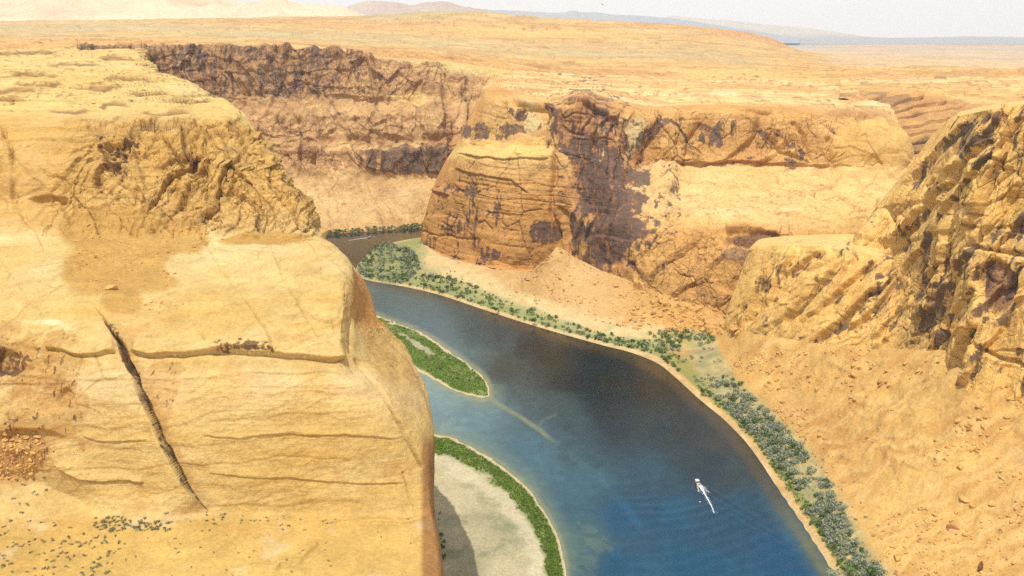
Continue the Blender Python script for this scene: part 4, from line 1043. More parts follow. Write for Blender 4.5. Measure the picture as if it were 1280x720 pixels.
    strip = ss(1.6, 2.6, z) * ss(6.5, 4.5, z + n2 * 1.5) * ss(480, 540, px) * ss(860, 800, px)
    col = mix(col, rgb(140, 140, 92), strip * .65)
    bush = ss(1.1, .8, np.sqrt(((px - 480) / 50) ** 2 + ((py - 330) / 28) ** 2))
    col = mix(col, rgb(120, 124, 88), bush * ss(-.4, 0, n2) * .6 * ss(560, 520, px))
    grid_mesh('talus_slope', p, M_sand, col)
build_talus()

# ================================================================== SAND BARS (left bank)
BAR1 = smooth_poly([(420, 372), (463, 391), (490, 402), (520, 413), (555, 434), (585, 456), (604, 470), (611, 484), (609, 497), (590, 495), (560, 484), (540, 473), (520, 462), (480, 440), (420, 412)], 4, True)
BAR2 = smooth_poly([(420, 500), (500, 524), (538, 541), (570, 550), (602, 566), (634, 588), (660, 612), (682, 642), (698, 675), (706, 708), (710, 760), (705, 860), (420, 860), (380, 640)], 4, True)
BAR3 = [(612, 499), (628, 508), (650, 521), (674, 537), (698, 556)]
def build_bars():
    xs = np.linspace(360, 760, 330); ys = np.concatenate([np.linspace(362, 740, 330), np.linspace(750, 900, 16)])
    g = np.zeros((len(ys), len(xs), 3))
    for i, y in enumerate(ys):
        a = Q(640, y, 0)[1]; dep = a * cp + CZ * sp
        g[i, :, 0] = (xs - 640) / F * dep; g[i, :, 1] = a
    px, py, dp = proj(g)
    wob = fbm(g, 12, 4, .6, seed=171) * 4.0
    sd = np.full(px.shape, -1e3, np.float32)
    for poly in (BAR1, BAR2):
        d, s, a = segdist(px, py, list(poly) + [poly[0]])
        ins = inside(px, py, poly)
        sd = np.maximum(sd, np.where(ins, d, -d))
    sd = sd + wob * .8
    sdm = sd / 1.7                      # about metres
    z = np.where(sdm > 0, 1.9 * (1 - np.exp(-sdm / 7)), np.maximum(sdm * .25, -2.5))
    z += np.where(sdm > 2, fbm(g, 9, 4, seed=172) * .35, 0)
    g[..., 2] = z
    n2 = fbm(g, 10, 4, .6, seed=173); n1 = fbm(g, 40, 4, seed=174)
    sand = mix(rgb(184, 166, 130), rgb(148, 138, 110), .5 + n1 + n2 * .5)
    sand = mix(sand, rgb(120, 124, 92), ss(.05, .4, fbm(g, 16, 5, .65, seed=175)) * .5)
    sand = mix(sand, rgb(206, 188, 154), ss(40, 30, sd - 8 + n2 * 12) * ss(20, 28, sd + n2 * 5) * (py > 530) * .55)
    green = ss(3.0, 5.0, sd + n2 * 2.5) * ss(29, 20, sd + n2 * 10) * (py > 520)
    g1 = ss(1.2, 3.0, sd + n2 * 3.0) * (py < 515) * (1 - ss(1.1, .6, np.sqrt(((px - 520) / 22) ** 2 + ((py - 431 - (px - 520) * .6) / 4) ** 2) + n2 * 1.3))
    green = np.maximum(green, g1)
    col = mix(sand, mix(mix(rgb(108, 122, 56), rgb(80, 98, 44), .5 + n2), rgb(146, 142, 92), ss(0, .35, fbm(g, 14, 4, .65, seed=177)) * .7), green)
    col = mix(col, rgb(204, 178, 132), ss(3.2, 1.2, sd + n2) * .8)
    grid_mesh('sand_bar', g, M_sand, col)
    return g, green, px, py
BARS, BARG, BARX, BARY = build_bars()

# ================================================================== PLATEAU BEYOND, HILLS
def build_plain():
    xs = [-300, 0, 150, 300, 450, 560, 700, 850, 950, 1010, 1100, 1200, 1300, 1600]
    R = []
    def row(ys, Y):
        Yl = Y if isinstance(Y, (list, tuple)) else [Y] * len(xs)
        R.append([P(x, y, yy) for x, y, yy in zip(xs, ys, Yl)])
    row((74, 74, 73, 72, 80, 88, 106, 112, 114, 116, 116, 112, 110, 110), [1700, 1700, 1740, 1790, 1790, 1830, 1800, 1800, 1800, 1800, 1800, 1850, 1850, 1850])
    row((60, 59, 57, 57, 66, 74, 92, 97, 99, 100, 100, 96, 95, 95), [1800, 1800, 1850, 1880, 1890, 1950, 1930, 1930, 1930, 1930, 1930, 2000, 2000, 2000])
    row((52, 52, 50, 50, 58, 65, 78, 82, 84, 87, 88, 88, 88, 88), 2400)
    row((44, 43, 42, 40, 48, 54, 62, 66, 72, 78, 82, 84, 86, 86), 3200)
    row((35, 34, 32, 29, 34, 38, 46, 50, 58, 69, 78, 81, 84, 84), 4200)
    row((29, 28, 26, 24.5, 21, 15, 24, 33, 46, 66, 75, 78, 82, 82), 5000)
    row((29, 28, 26, 24, 22, 18, 27, 37, 52, 66, 72, 75, 78, 78), 5600)
    row((31, 30, 28, 27, 30, 30, 40, 50, 60, 66, 68, 70, 73, 73), 7500)
    row([56.5] * 14, 16000)
    row([52.5] * 14, 30000)
    row([50.0] * 14, 55000)
    g = loft(R, 0.9, margin=30); p = g; px, py, dp = proj(p); Y = p[..., 1]
    near = ss(7200, 5200, Y)
    p[..., 2] += near * (fbm(p, 420, 5, .55, seed=201, ax=1.6) * 9 * ss(1800, 2300, Y) + 0)
    hh = fbm(p, 700, 4, 0.5, seed=202, ax=4) * 60 + Y * .01
    st = (hh / 9 - np.floor(hh / 9)); st = ss(0, .8, st) * ss(1, .8, st)
    mt = mesa_top(p, 360, 60)
    p[..., 2] += near * (st * 3 + mt[0] * 2.2)
    n1 = fbm(p, 500, 5, .6, seed=203, ax=2.5); n2 = fbm(p, 120, 4, .6, seed=204, ax=2)
    col = mix(rgb(216, 172, 106), rgb(200, 152, 94), .5 + n1 + n2 * .8)
    col = mix(col, rgb(158, 106, 70), near * mt[1] * .8)
    col = mix(col, rgb(180, 126, 80), near * ss(.5, .95, st) * .6)
    veg = ss(-.05, .35, fbm(p, 700, 5, .6, seed=205, ax=3))
    col = mix(col, rgb(178, 158, 114), veg * .3 * near)
    vg = crack(px, py, [(-100, 40), (150, 34), (330, 44), (560, 56), (700, 66), (860, 70), (960, 80), (1040, 90)], 9) * ss(1000, 900, px)
    col = mix(col, rgb(180, 164, 122), vg * (.25 + .5 * ss(-.3, .3, n2)))
    col = mix(col, rgb(216, 164, 96), crack(px, py, [(580, 41), (650, 44), (770, 44)], 4) * .7)
    ridge = ss(4300, 4900, Y) * ss(5800, 5400, Y) * ss(700, 500, px) * ss(420, 480, px)
    col = mix(col, rgb(164, 150, 112), ridge * .6)
    red = ss(840, 900, px) * ss(1010, 960, px) * ss(4000, 4600, Y)
    col = mix(col, rgb(196, 138, 88), red * .5)
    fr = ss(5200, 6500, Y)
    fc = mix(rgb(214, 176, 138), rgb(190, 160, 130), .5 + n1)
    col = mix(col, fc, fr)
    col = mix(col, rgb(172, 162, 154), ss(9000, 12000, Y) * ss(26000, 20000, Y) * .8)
    pr = ss(1000, 1060, px) * ss(2300, 3000, Y)
    col = mix(col, mix(rgb(214, 174, 130), rgb(178, 146, 112), .4 + n1 + n2), pr * .8)
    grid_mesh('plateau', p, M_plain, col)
build_plain()

def hill(name, prof, Y, depthm, base, colf, seed, rough, L):
    """a ridge: skyline profile at distance Y with a front slope and a back slope"""
    pr = smooth_poly(prof, 5)
    R = []
    bx = [q[0] for q in pr]
    top = [P(q[0], q[1], Y) for q in pr]
    rows = []
    for k, (fy, fh) in enumerate([(-1, 0), (-.66, .22), (-.35, .5), (-.15, .8), (0, 1), (.25, .9), (.7, .4), (1, 0)]):
        rows.append([(t[0] * (1 + fy * depthm / Y), t[1] + fy * depthm, base + (t[2] - base) * fh) for t in top])
    g = loft(rows, .8, margin=200, clampn=60); p = g; N = oriented(p); px, py, dp = proj(p)
    p = p + N * ((fbm(p, L, 5, .6, seed=seed, az=.6) * rough + fbm(p, L * .6, 4, .55, seed=seed + 1, ridged=True, az=2) * rough * .6)[..., None]) * ss(0, .25, (p[..., 2] - base) / max(1, max(t[2] for t in top) - base))[..., None]
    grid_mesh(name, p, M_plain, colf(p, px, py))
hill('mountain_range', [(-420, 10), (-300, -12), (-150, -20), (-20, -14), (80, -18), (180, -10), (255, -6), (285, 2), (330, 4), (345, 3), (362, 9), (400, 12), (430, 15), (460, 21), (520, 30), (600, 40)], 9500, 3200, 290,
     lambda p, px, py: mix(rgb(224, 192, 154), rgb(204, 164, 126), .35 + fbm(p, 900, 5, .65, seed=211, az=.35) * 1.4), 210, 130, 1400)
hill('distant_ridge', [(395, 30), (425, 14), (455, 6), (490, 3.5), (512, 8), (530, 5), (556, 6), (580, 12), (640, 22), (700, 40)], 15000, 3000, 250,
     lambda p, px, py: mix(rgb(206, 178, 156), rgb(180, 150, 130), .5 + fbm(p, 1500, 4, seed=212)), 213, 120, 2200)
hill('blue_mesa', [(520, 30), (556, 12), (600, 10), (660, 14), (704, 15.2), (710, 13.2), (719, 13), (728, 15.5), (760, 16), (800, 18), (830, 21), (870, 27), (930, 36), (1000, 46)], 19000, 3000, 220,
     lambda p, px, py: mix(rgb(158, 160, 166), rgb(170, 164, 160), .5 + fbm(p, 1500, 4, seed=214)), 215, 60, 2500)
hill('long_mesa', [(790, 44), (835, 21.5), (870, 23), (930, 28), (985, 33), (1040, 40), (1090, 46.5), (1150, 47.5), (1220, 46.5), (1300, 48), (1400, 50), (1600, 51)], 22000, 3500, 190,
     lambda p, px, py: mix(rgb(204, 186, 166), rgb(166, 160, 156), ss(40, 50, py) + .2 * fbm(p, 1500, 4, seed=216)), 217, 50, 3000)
# ================================================================== RIVER
def water_mat():
    m, nt, N, L = new_mat('river_water')
    out = N.new('ShaderNodeOutputMaterial'); b = N.new('ShaderNodeBsdfPrincipled'); L.new(b.outputs[0], out.inputs[0])
    b.inputs['Roughness'].default_value = 0.14; b.inputs['Specular IOR Level'].default_value = .36; b.inputs['IOR'].default_value = 1.33
    at = N.new('ShaderNodeAttribute'); at.attribute_name = 'Col'
    geo = N.new('ShaderNodeNewGeometry')
    n0 = N.new('ShaderNodeTexNoise'); n0.inputs['Scale'].default_value = .12; n0.inputs['Detail'].default_value = 6; n0.inputs['Roughness'].default_value = .7
    L.new(geo.outputs['Position'], n0.inputs['Vector'])
    r = N.new('ShaderNodeMapRange'); r.inputs[1].default_value = .3; r.inputs[2].default_value = .7; r.inputs[3].default_value = .82; r.inputs[4].default_value = 1.15
    L.new(n0.outputs[0], r.inputs[0])
    vm = N.new('ShaderNodeVectorMath'); vm.operation = 'SCALE'; L.new(at.outputs['Color'], vm.inputs[0]); L.new(r.outputs[0], vm.inputs['Scale'])
    L.new(vm.outputs[0], b.inputs['Base Color'])
    n1 = N.new('ShaderNodeTexNoise'); n1.inputs['Scale'].default_value = .9; n1.inputs['Detail'].default_value = 4
    L.new(geo.outputs['Position'], n1.inputs['Vector'])
    bp = N.new('ShaderNodeBump'); bp.inputs['Strength'].default_value = .25; bp.inputs['Distance'].default_value = .25
    L.new(n1.outputs[0], bp.inputs['Height']); L.new(bp.outputs[0], b.inputs['Normal'])
    return m
BOAT = Q(871.5, 603.5, 0.0)
BOAT_END = Q(896, 645, 0.0)
def build_water():
    xs = np.concatenate([np.linspace(-500, 370, 12), np.linspace(378, 1120, 640), np.linspace(1150, 1800, 10)])
    ys = np.concatenate([np.linspace(262, 274, 4), np.linspace(276, 744, 500), np.linspace(760, 1150, 16)])
    g = np.zeros((len(ys), len(xs), 3))
    for i, y in enumerate(ys):
        a = Q(640, y, 0)[1]; dep = a * cp + CZ * sp
        g[i, :, 0] = (xs - 640) / F * dep; g[i, :, 1] = a
    px, py, dp = proj(g)
    # wake and ripples
    bx, by = BOAT[0], BOAT[1]
    ux, uy = BOAT[0] - BOAT_END[0], BOAT[1] - BOAT_END[1]
    l = math.hypot(ux, uy); ux /= l; uy /= l
    rx = g[..., 0] - bx; ry = g[..., 1] - by
    u = -(rx * ux + ry * uy); v = rx * uy - ry * ux           # u behind the boat, v sideways
    arm = np.abs(v) - (1.5 + u * .42 + 0.0012 * u * u)
    env = ss(0, 12, u) * np.exp(-np.maximum(u, 0) / 85)
    wake = np.zeros(px.shape)
    for k in range(3):
        wake += np.exp(-((arm + k * 7) / 1.9) ** 2) * (.34 - .06 * k)
    wake = wake * env
    rip = np.sin(np.sqrt((g[..., 0] - (bx - 55)) ** 2 + (g[..., 1] - (by + 70)) ** 2) / 1.75 + fbm(g, 55, 3, seed=301) * 7)
    ripm = ss(560, 640, py) * ss(740, 800, px) * ss(-.3, .3, fbm(g, 60, 3, seed=302) + .25)
    g[..., 2] = wake + rip * .10 * ripm + fbm(g, 9, 3, seed=303) * .05
    # water colour: depth, bed, weed, with sky and wall reflections painted in
    pts = [(700, 430, (26, 44, 54)), (740, 450, (26, 44, 54)), (800, 470, (26, 44, 54)), (720, 490, (34, 48, 58)), (780, 512, (26, 44, 54)), (830, 530, (26, 44, 54)), (845, 490, (44, 46, 42)), (890, 540, (46, 48, 44)), (440, 300, (56, 56, 56)), (520, 290, (50, 54, 56)), (420, 310, (58, 56, 56)), (470, 308, (66, 62, 56)), (455, 360, (108, 122, 128)), (500, 378, (92, 112, 124)), (560, 400, (88, 104, 116)), (620, 420, (62, 78, 92)),
           (620, 470, (66, 74, 80)), (690, 450, (32, 44, 56)), (760, 480, (28, 38, 44)), (820, 500, (42, 42, 38)), (700, 520, (70, 86, 98)), (760, 530, (32, 44, 52)), (850, 540, (40, 44, 42)), (880, 580, (34, 52, 62)),
           (560, 500, (138, 156, 170)), (600, 530, (116, 136, 152)), (540, 480, (150, 168, 180)), (660, 570, (84, 112, 134)), (720, 600, (72, 104, 128)), (780, 640, (38, 84, 124)), (850, 640, (34, 80, 116)), (930, 640, (32, 76, 108)),
           (980, 700, (30, 80, 124)), (860, 710, (32, 84, 122)), (760, 710, (38, 84, 122)), (720, 680, (88, 112, 120)), (640, 620, (110, 124, 132)), (800, 580, (48, 78, 98)), (930, 600, (52, 60, 62)), (900, 560, (66, 58, 50)), (650, 440, (38, 54, 66)), (580, 440, (90, 104, 112))]
    wsum = np.zeros(px.shape); c = np.zeros(px.shape + (3,))
    wx = fbm(g, 70, 5, .6, seed=304) * 46; wy = fbm(g, 70, 5, .6, seed=305) * 30
    for x0, y0, k in pts:
        w = 1.0 / (((px + wx - x0) ** 2 + ((py + wy - y0) * 1.3) ** 2) ** 1.4 + 300)
        wsum += w; c += rgb(*k) * w[..., None]
    c /= wsum[..., None]
    c = c.astype(np.float32)
    n2 = fbm(g, 14, 4, .6, seed=306); ns = fbm(g, 60, 4, .6, seed=307, ax=.35)
    c = mix(c, c * 1.45, ss(.1, .5, fbm(g, 30, 5, .65, seed=308, ay=2.2)) * .55)
    c = mix(c, rgb(48, 60, 42), ss(.05, .35, ns) * ss(640, 700, px) * ss(600, 560, py) * .4)
    # shallows
    sd = np.full(px.shape, 1e3, np.float32)
    for poly in (BAR1, BAR2):
        d, s, a = segdist(px, py, list(poly) + [poly[0]]); sd = np.minimum(sd, np.where(inside(px, py, poly), 0, d))
    c = mix(c, rgb(150, 150, 134), ss(26, 3, sd + n2 * 6) * .45 * (py > 480))
    c = mix(c, rgb(168, 156, 128), ss(8, 1, sd + n2 * 2) * .8)
    sh = ss(1.1, .3, np.sqrt(((px - 735) / 34) ** 2 + ((py - 672) / 52) ** 2)); c = mix(c, rgb(96, 116, 120), sh * .4)
    for (x0, y0, rx_, ry_) in [(738, 664, 12, 6), (748, 682, 10, 6), (736, 700, 8, 8), (730, 716, 10, 4)]:
        c = mix(c, rgb(170, 160, 124), stain(px, py, x0, y0, rx_ * 1.3, ry_ * 1.2, 20, g, x0 * .1, 5, 1.2) * .12)
    d, s, a = segdist(px + n2 * 2, py + n2, BAR3); c = mix(c, rgb(160, 152, 126), ss(4.5, .5, d) * ss(1.0, .8, a) * .75)
    d, s, a = segdist(px + n2 * 2, py, [(672, 536), (678, 526), (694, 518)]); c = mix(c, rgb(120, 124, 112), ss(3, .5, d) * .5)
    d, s, a = segdist(px + n2 * 3, py, [(698, 556), (740, 590), (780, 630), (800, 660)]); c = mix(c, c * 1.35, ss(8, 1, d) * .6)
    d, s, a = segdist(px, py, BANK)
    c = mix(c, rgb(112, 84, 54), ss(14, 2, d + n2 * 4) * .55 * ss(440, 560, px + py * .2))
    c = mix(c, rgb(150, 122, 80), ss(10, 1, d + n2 * 3) * .6 * ss(610, 680, py))
    c = mix(c, rgb(100, 120, 120), ss(26, 4, d + n2 * 5) * .4 * ss(600, 660, py))
    # dark reflected-wall zone is painted by the colour points above
    o = grid_mesh('river', g, water_mat(), c)
    return o
build_water()

# bed under everything: the valley floor
gf = np.array([[(-9000., -3000, -8), (9000, -3000, -8)], [(-9000, 1700, -8), (9000, 1700, -8)]])
m, nt, Nn, L = new_mat('river_bed'); out = Nn.new('ShaderNodeOutputMaterial'); b = Nn.new('ShaderNodeBsdfPrincipled'); L.new(b.outputs[0], out.inputs[0])
b.inputs['Base Color'].default_value = (*[float(v) for v in rgb(186, 150, 104)], 1); b.inputs['Roughness'].default_value = 1
tn = Nn.new('ShaderNodeTexNoise'); tn.inputs['Scale'].default_value = .02
M_bed = m
grid_mesh('valley_floor', gf, M_bed)

# ================================================================== AIR
def build_haze():
    bm = [(-26000, -1500), (26000, -1500), (26000, 26500), (-26000, 26500)]
    vs = [(x, y, z) for z in (-10, 1500) for x, y in bm]
    me = bpy.data.meshes.new('haze')
    me.from_pydata(vs, [], [(3, 2, 1, 0), (4, 5, 6, 7), (0, 1, 5, 4), (1, 2, 6, 5), (2, 3, 7, 6), (3, 0, 4, 7)])
    m, nt, N, L = new_mat('haze'); out = N.new('ShaderNodeOutputMaterial'); v = N.new('ShaderNodeVolumePrincipled')
    v.inputs['Color'].default_value = (.985, .98, .975, 1); v.inputs['Density'].default_value = HAZE; v.inputs['Anisotropy'].default_value = 0
    L.new(v.outputs[0], out.inputs['Volume']); me.materials.append(m)
    o = bpy.data.objects.new('haze', me); COL.objects.link(o); o['kind'] = 'stuff'
build_haze()

# ================================================================== LIGHT, SKY, CAMERA
SUN_EL, SUN_AZ = math.radians(67), math.radians(203)      # azimuth from +Y clockwise: behind and left of the viewer
w = bpy.data.worlds.new('World'); scn.world = w; w.use_nodes = True
nt = w.node_tree; nt.nodes.clear()
wo = nt.nodes.new('ShaderNodeOutputWorld'); bg = nt.nodes.new('ShaderNodeBackground'); sk = nt.nodes.new('ShaderNodeTexSky')
sk.sky_type = 'NISHITA'; sk.sun_disc = False; sk.sun_elevation = SUN_EL; sk.sun_rotation = SUN_AZ; sk.dust_density = 1.5; sk.air_density = 1.0; sk.altitude = 300; sk.ozone_density = .6
bg.inputs['Strength'].default_value = 0.15
# pale haze whitens the low sky; some white kept overhead as added fill light
tc = nt.nodes.new('ShaderNodeTexCoord'); sx = nt.nodes.new('ShaderNodeSeparateXYZ'); nt.links.new(tc.outputs['Generated'], sx.inputs[0])
mr = nt.nodes.new('ShaderNodeMapRange'); mr.interpolation_type = 'SMOOTHSTEP'; mr.inputs[1].default_value = 0.02; mr.inputs[2].default_value = .5; mr.inputs[3].default_value = 1.0; mr.inputs[4].default_value = .34
nt.links.new(sx.outputs[2], mr.inputs[0])
mxs = nt.nodes.new('ShaderNodeMix'); mxs.data_type = 'RGBA'; nt.links.new(mr.outputs[0], mxs.inputs[0]); nt.links.new(sk.outputs[0], mxs.inputs[6]); mxs.inputs[7].default_value = (7.6, 7.3, 6.9, 1)
nt.links.new(mxs.outputs[2], bg.inputs[0]); nt.links.new(bg.outputs[0], wo.inputs[0])
sd_ = bpy.data.lights.new('sun', 'SUN'); sd_.energy = 3.1; sd_.angle = math.radians(.6); sd_.color = (1, .95, .86)
so = bpy.data.objects.new('sun', sd_); COL.objects.link(so)
dirv = Vector((math.sin(SUN_AZ) * math.cos(SUN_EL), math.cos(SUN_AZ) * math.cos(SUN_EL), math.sin(SUN_EL)))
so.rotation_euler = dirv.to_track_quat('Z', 'Y').to_euler(); so.location = dirv * 900

cd = bpy.data.cameras.new('camera'); cam = bpy.data.objects.new('camera', cd); COL.objects.link(cam)
cam.location = (0, 0, CZ); cam.rotation_euler = (math.pi / 2 - PITCH, 0, 0)
cd.sensor_width = 36; cd.lens = 36 * F / 1280; cd.clip_start = 1; cd.clip_end = 80000
scn.camera = cam

scn.view_settings.view_transform = 'Standard'; scn.view_settings.look = 'None'
scn.view_settings.exposure = EXPOSURE; scn.view_settings.gamma = 1
scn.cycles.use_denoising = False
scn.cycles.max_bounces = 5; scn.cycles.diffuse_bounces = 3; scn.cycles.volume_bounces = 0

# ================================================================== THINGS
def simple_mat(name, c, rough=.9, var=.25, scale=2.0, spec=.2):
    m, nt, N, L = new_mat(name); out = N.new('ShaderNodeOutputMaterial'); b = N.new('ShaderNodeBsdfPrincipled'); L.new(b.outputs[0], out.inputs[0])
    b.inputs['Roughness'].default_value = rough; b.inputs['Specular IOR Level'].default_value = spec
    geo = N.new('ShaderNodeNewGeometry'); n = N.new('ShaderNodeTexNoise'); n.inputs['Scale'].default_value = scale; n.inputs['Detail'].default_value = 4
    L.new(geo.outputs['Position'], n.inputs['Vector'])
    r = N.new('ShaderNodeMapRange'); r.inputs[1].default_value = .3; r.inputs[2].default_value = .7; r.inputs[3].default_value = 1 - var; r.inputs[4].default_value = 1 + var
    L.new(n.outputs[0], r.inputs[0])
    vm = N.new('ShaderNodeVectorMath'); vm.operation = 'SCALE'; vm.inputs[0].default_value = [float(v) for v in rgb(*c)]; L.new(r.outputs[0], vm.inputs['Scale'])
    L.new(vm.outputs[0], b.inputs['Base Color'])
    return m
M_leafgrey = simple_mat('leaves_grey_green', (142, 148, 122), .8, .35, .5)
M_leafgreen = simple_mat('leaves_green', (112, 130, 66), .8, .35, .5)
M_leafdark = simple_mat('leaves_dark_green', (80, 104, 54), .8, .35, .5)
M_grass = simple_mat('grass_blades', (106, 128, 50), .85, .35, .3)
M_desert = simple_mat('desert_bush_leaves', (118, 118, 88), .85, .3, .8)
M_bark = simple_mat('bark', (104, 84, 64), .95, .2, 3)
M_boulder = simple_mat('boulder_rock', (196, 154, 92), .95, .25, .7)
M_boulderred = simple_mat('boulder_rock_brown', (172, 120, 78), .95, .25, .7)
M_slab = simple_mat('varnished_slab', (126, 88, 62), .9, .3, .5)
M_hull = simple_mat('white_hull', (226, 224, 216), .35, .03, 2, .5)
M_trim = simple_mat('boat_trim', (150, 60, 46), .5, .05, 2, .4)
M_deck = simple_mat('boat_deck', (170, 158, 136), .7, .08, 4)
M_glass = simple_mat('windscreen', (60, 74, 84), .15, .05, 2, .6)
M_motor = simple_mat('outboard', (40, 42, 46), .4, .05, 2, .5)
M_foam = simple_mat('foam', (206, 212, 214), .9, .06, 1.5)
M_skin = simple_mat('skin', (180, 132, 104), .7, .05, 5)
M_bird = simple_mat('feathers', (44, 38, 36), .8, .1, 5)

def link_mesh(name, v, f, mats, midx=None, smooth=False, parent=None):
    me = bpy.data.meshes.new(name); me.from_pydata([tuple(map(float, q)) for q in v], [], [tuple(int(i) for i in q) for q in f]); me.update()
    for m in (mats if isinstance(mats, (list, tuple)) else [mats]): me.materials.append(m)
    if midx is not None: me.polygons.foreach_set('material_index', np.asarray(midx, np.int32))
    if smooth: me.polygons.foreach_set('use_smooth', [True] * len(me.polygons))
    o = bpy.data.objects.new(name, me); COL.objects.link(o)
    if parent: o.parent = parent
    return o

def leaf_cloud(n, seed, leaf=.16, lumps=6, zc=.55, flat=.75):
    """unit-size crown: n small leaf quads on and in several lumps; radius about 1, base near z=0"""
    r = np.random.default_rng(seed)
    cs = r.normal(0, .42, (lumps, 3)); cs[:, 2] = zc + r.uniform(-.25, .3, lumps) * flat; rs = r.uniform(.35, .62, lumps)
    k = r.integers(0, lumps, n); d = r.normal(0, 1, (n, 3)); d /= np.linalg.norm(d, axis=1, keepdims=True)
    c = cs[k] + d * (rs[k] * r.uniform(.55, 1.05, n) ** .6)[:, None] * np.array([1, 1, flat]); c[:, 2] = np.maximum(c[:, 2], .03)
    a = np.cross(d, r.normal(0, 1, (n, 3))); a /= np.linalg.norm(a, axis=1, keepdims=True) + 1e-9
    nn = d + r.normal(0, .5, (n, 3)); b = np.cross(nn, a); b /= np.linalg.norm(b, axis=1, keepdims=True) + 1e-9
    s = (leaf * r.uniform(.6, 1.3, n))[:, None]
    v = np.stack([c - a * s, c - b * s * .6, c + a * s, c + b * s * .6], 1).reshape(-1, 3)
    f = np.arange(n * 4).reshape(n, 4)
    return v, f

def tube(p0, p1, r0, r1, n=5):
    p0 = np.array(p0, float); p1 = np.array(p1, float); d = p1 - p0; d /= np.linalg.norm(d)
    u = np.cross(d, [0, 0, 1.0]) if abs(d[2]) < .95 else np.cross(d, [1.0, 0, 0]); u /= np.linalg.norm(u); w_ = np.cross(d, u)
    v = []; 
    for p, r in ((p0, r0), (p1, r1)):
        for k in range(n):
            t = 2 * math.pi * k / n; v.append(p + (u * math.cos(t) + w_ * math.sin(t)) * r)
    f = [(k, (k + 1) % n, n + (k + 1) % n, n + k) for k in range(n)]
    f.append(tuple(range(n, 2 * n))); f.append(tuple(reversed(range(n))))
    return np.array(v), f

def join(parts):
    V, Fs, M = [], [], []; o = 0
    for v, f, m in parts:
        V.append(np.asarray(v)); Fs += [tuple(int(i) + o for i in q) for q in f]; M += [m] * len(f); o += len(v)
    return np.concatenate(V), Fs, M

def bush_variant(seed, n=90, leaf=.2, **k):
    v, f = leaf_cloud(n, seed, leaf, **k); r = np.random.default_rng(seed + 99)
    parts = [(v, f, 0)]
    for i in range(4):
        a = r.uniform(0, 6.28); tv, tf = tube((0, 0, -.15), (.4 * math.cos(a), .4 * math.sin(a), r.uniform(.4, .7)), .05, .02, 4); parts.append((tv, tf, 1))
    return join(parts)

def terrain_pool(p, px, py, mask, k, seed=0):
    idx = np.argwhere(mask); r = np.random.default_rng(seed)
    if len(idx) == 0: return np.zeros((0, 3))
    w_ = None
    pick = idx[r.integers(0, len(idx), k)]
    return p[pick[:, 0], pick[:, 1]]

TP = TALUS[0]; TX, TY, TD = proj(TP); TZ = TP[..., 2]
TN = fbm(TP, 22, 4, .6, seed=500)
TN2 = fbm(TP, 38, 4, .65, seed=501)
def inframe(x, y, m=10): return (x > -m) & (x < 1280 + m) & (y > -m) & (y < 720 + m)
inb = inframe(TX, TY)

# ---- riverside shrubs: (x, y, z, radius, colour kind, zone)
shr = []
def add_shr(pts, lo, hi, kinds, zone, seed):
    r = np.random.default_rng(seed)
    for q in pts: shr.append((q[0], q[1], q[2], lo * .75 + (hi * 1.35 - lo * .75) * r.random() ** 2, kinds[r.integers(0, len(kinds))], zone))
m_ = inb & (TX > 868) & (TY > 470) & (TZ > 2.4) & (TZ < 9.3 + TN * 2)
add_shr(terrain_pool(TP, TX, TY, m_ & (TN2 > -.33), 1150, 1), 1.0, 2.5, 'ggggggd', 'thicket', 1)
m_ = inb & (TX > 850) & (TY > 480) & (TZ > 1.5) & (TZ < 3.4)
add_shr(terrain_pool(TP, TX, TY, m_, 300, 2), .7, 1.6, 'nnnd', 'bankgreen', 2)
m_ = inb & (TX > 960) & (TY > 500) & (TZ > 9) & (TZ < 17 + TN * 8)
add_shr(terrain_pool(TP, TX, TY, m_, 70, 3), .5, 1.0, 'g', 'fringe', 3)
m_ = inb & (TX > 490) & (TX < 850) & (TY > 345) & (TZ > 1.5) & (TZ < 5.2)
add_shr(terrain_pool(TP, TX, TY, m_, 420, 4), 1.2, 2.9, 'nngdd', 'middlebank', 4)
m_ = inb & (np.sqrt(((TX - 482) / 42) ** 2 + ((TY - 331) / 27) ** 2) < 1) & (TZ > 1.4)
add_shr(terrain_pool(TP, TX, TY, m_ & (TN > -.35), 620, 5), 1.3, 3.0, 'gggnd', 'bend', 5)
m_ = (np.sqrt(((TX - 845) / 50) ** 2 + ((TY - 424) / 11) ** 2) < 1) & (TZ > 1.6)
add_shr(terrain_pool(TP, TX, TY, m_, 120, 6), 1.0, 2.4, 'nngg', 'side', 6)
m_ = inb & (TX > 790) & (TX < 950) & (TY > 435) & (TY < 520) & (TZ > 3) & (TZ < 9)
add_shr(terrain_pool(TP, TX, TY, m_ & (TN > .05), 110, 7), .9, 2.0, 'gg', 'gravel', 7)
m_ = inb & (TX > 500) & (TX < 720) & (TZ > 3) & (TZ < 12)
add_shr(terrain_pool(TP, TX, TY, m_ & (TN > .08), 160, 8), .5, 1.1, 'g', 'wash', 8)
r_ = np.random.default_rng(77)
for i in range(170):
    x = r_.uniform(408, 536); y = 293.5 - (x - 410) * .075 - r_.uniform(.5, 4.8) * (1 if x > 440 else .8)
    q = Q(x, y, 2.5); shr.append((q[0], q[1], q[2] - .3, r_.uniform(1.6, 3.4), 'nngd'[r_.integers(0, 4)], 'far'))
m_ = (BARG > .5) & (BARY > 520) & (BARY < 735)
add_shr(terrain_pool(BARS, BARX, BARY, m_, 160, 9), .4, .9, 'nd', 'bar', 9)
m_ = (BARG > .5) & (BARY < 510)
add_shr(terrain_pool(BARS, BARX, BARY, m_, 160, 10), .5, 1.3, 'nnd', 'bar', 10)
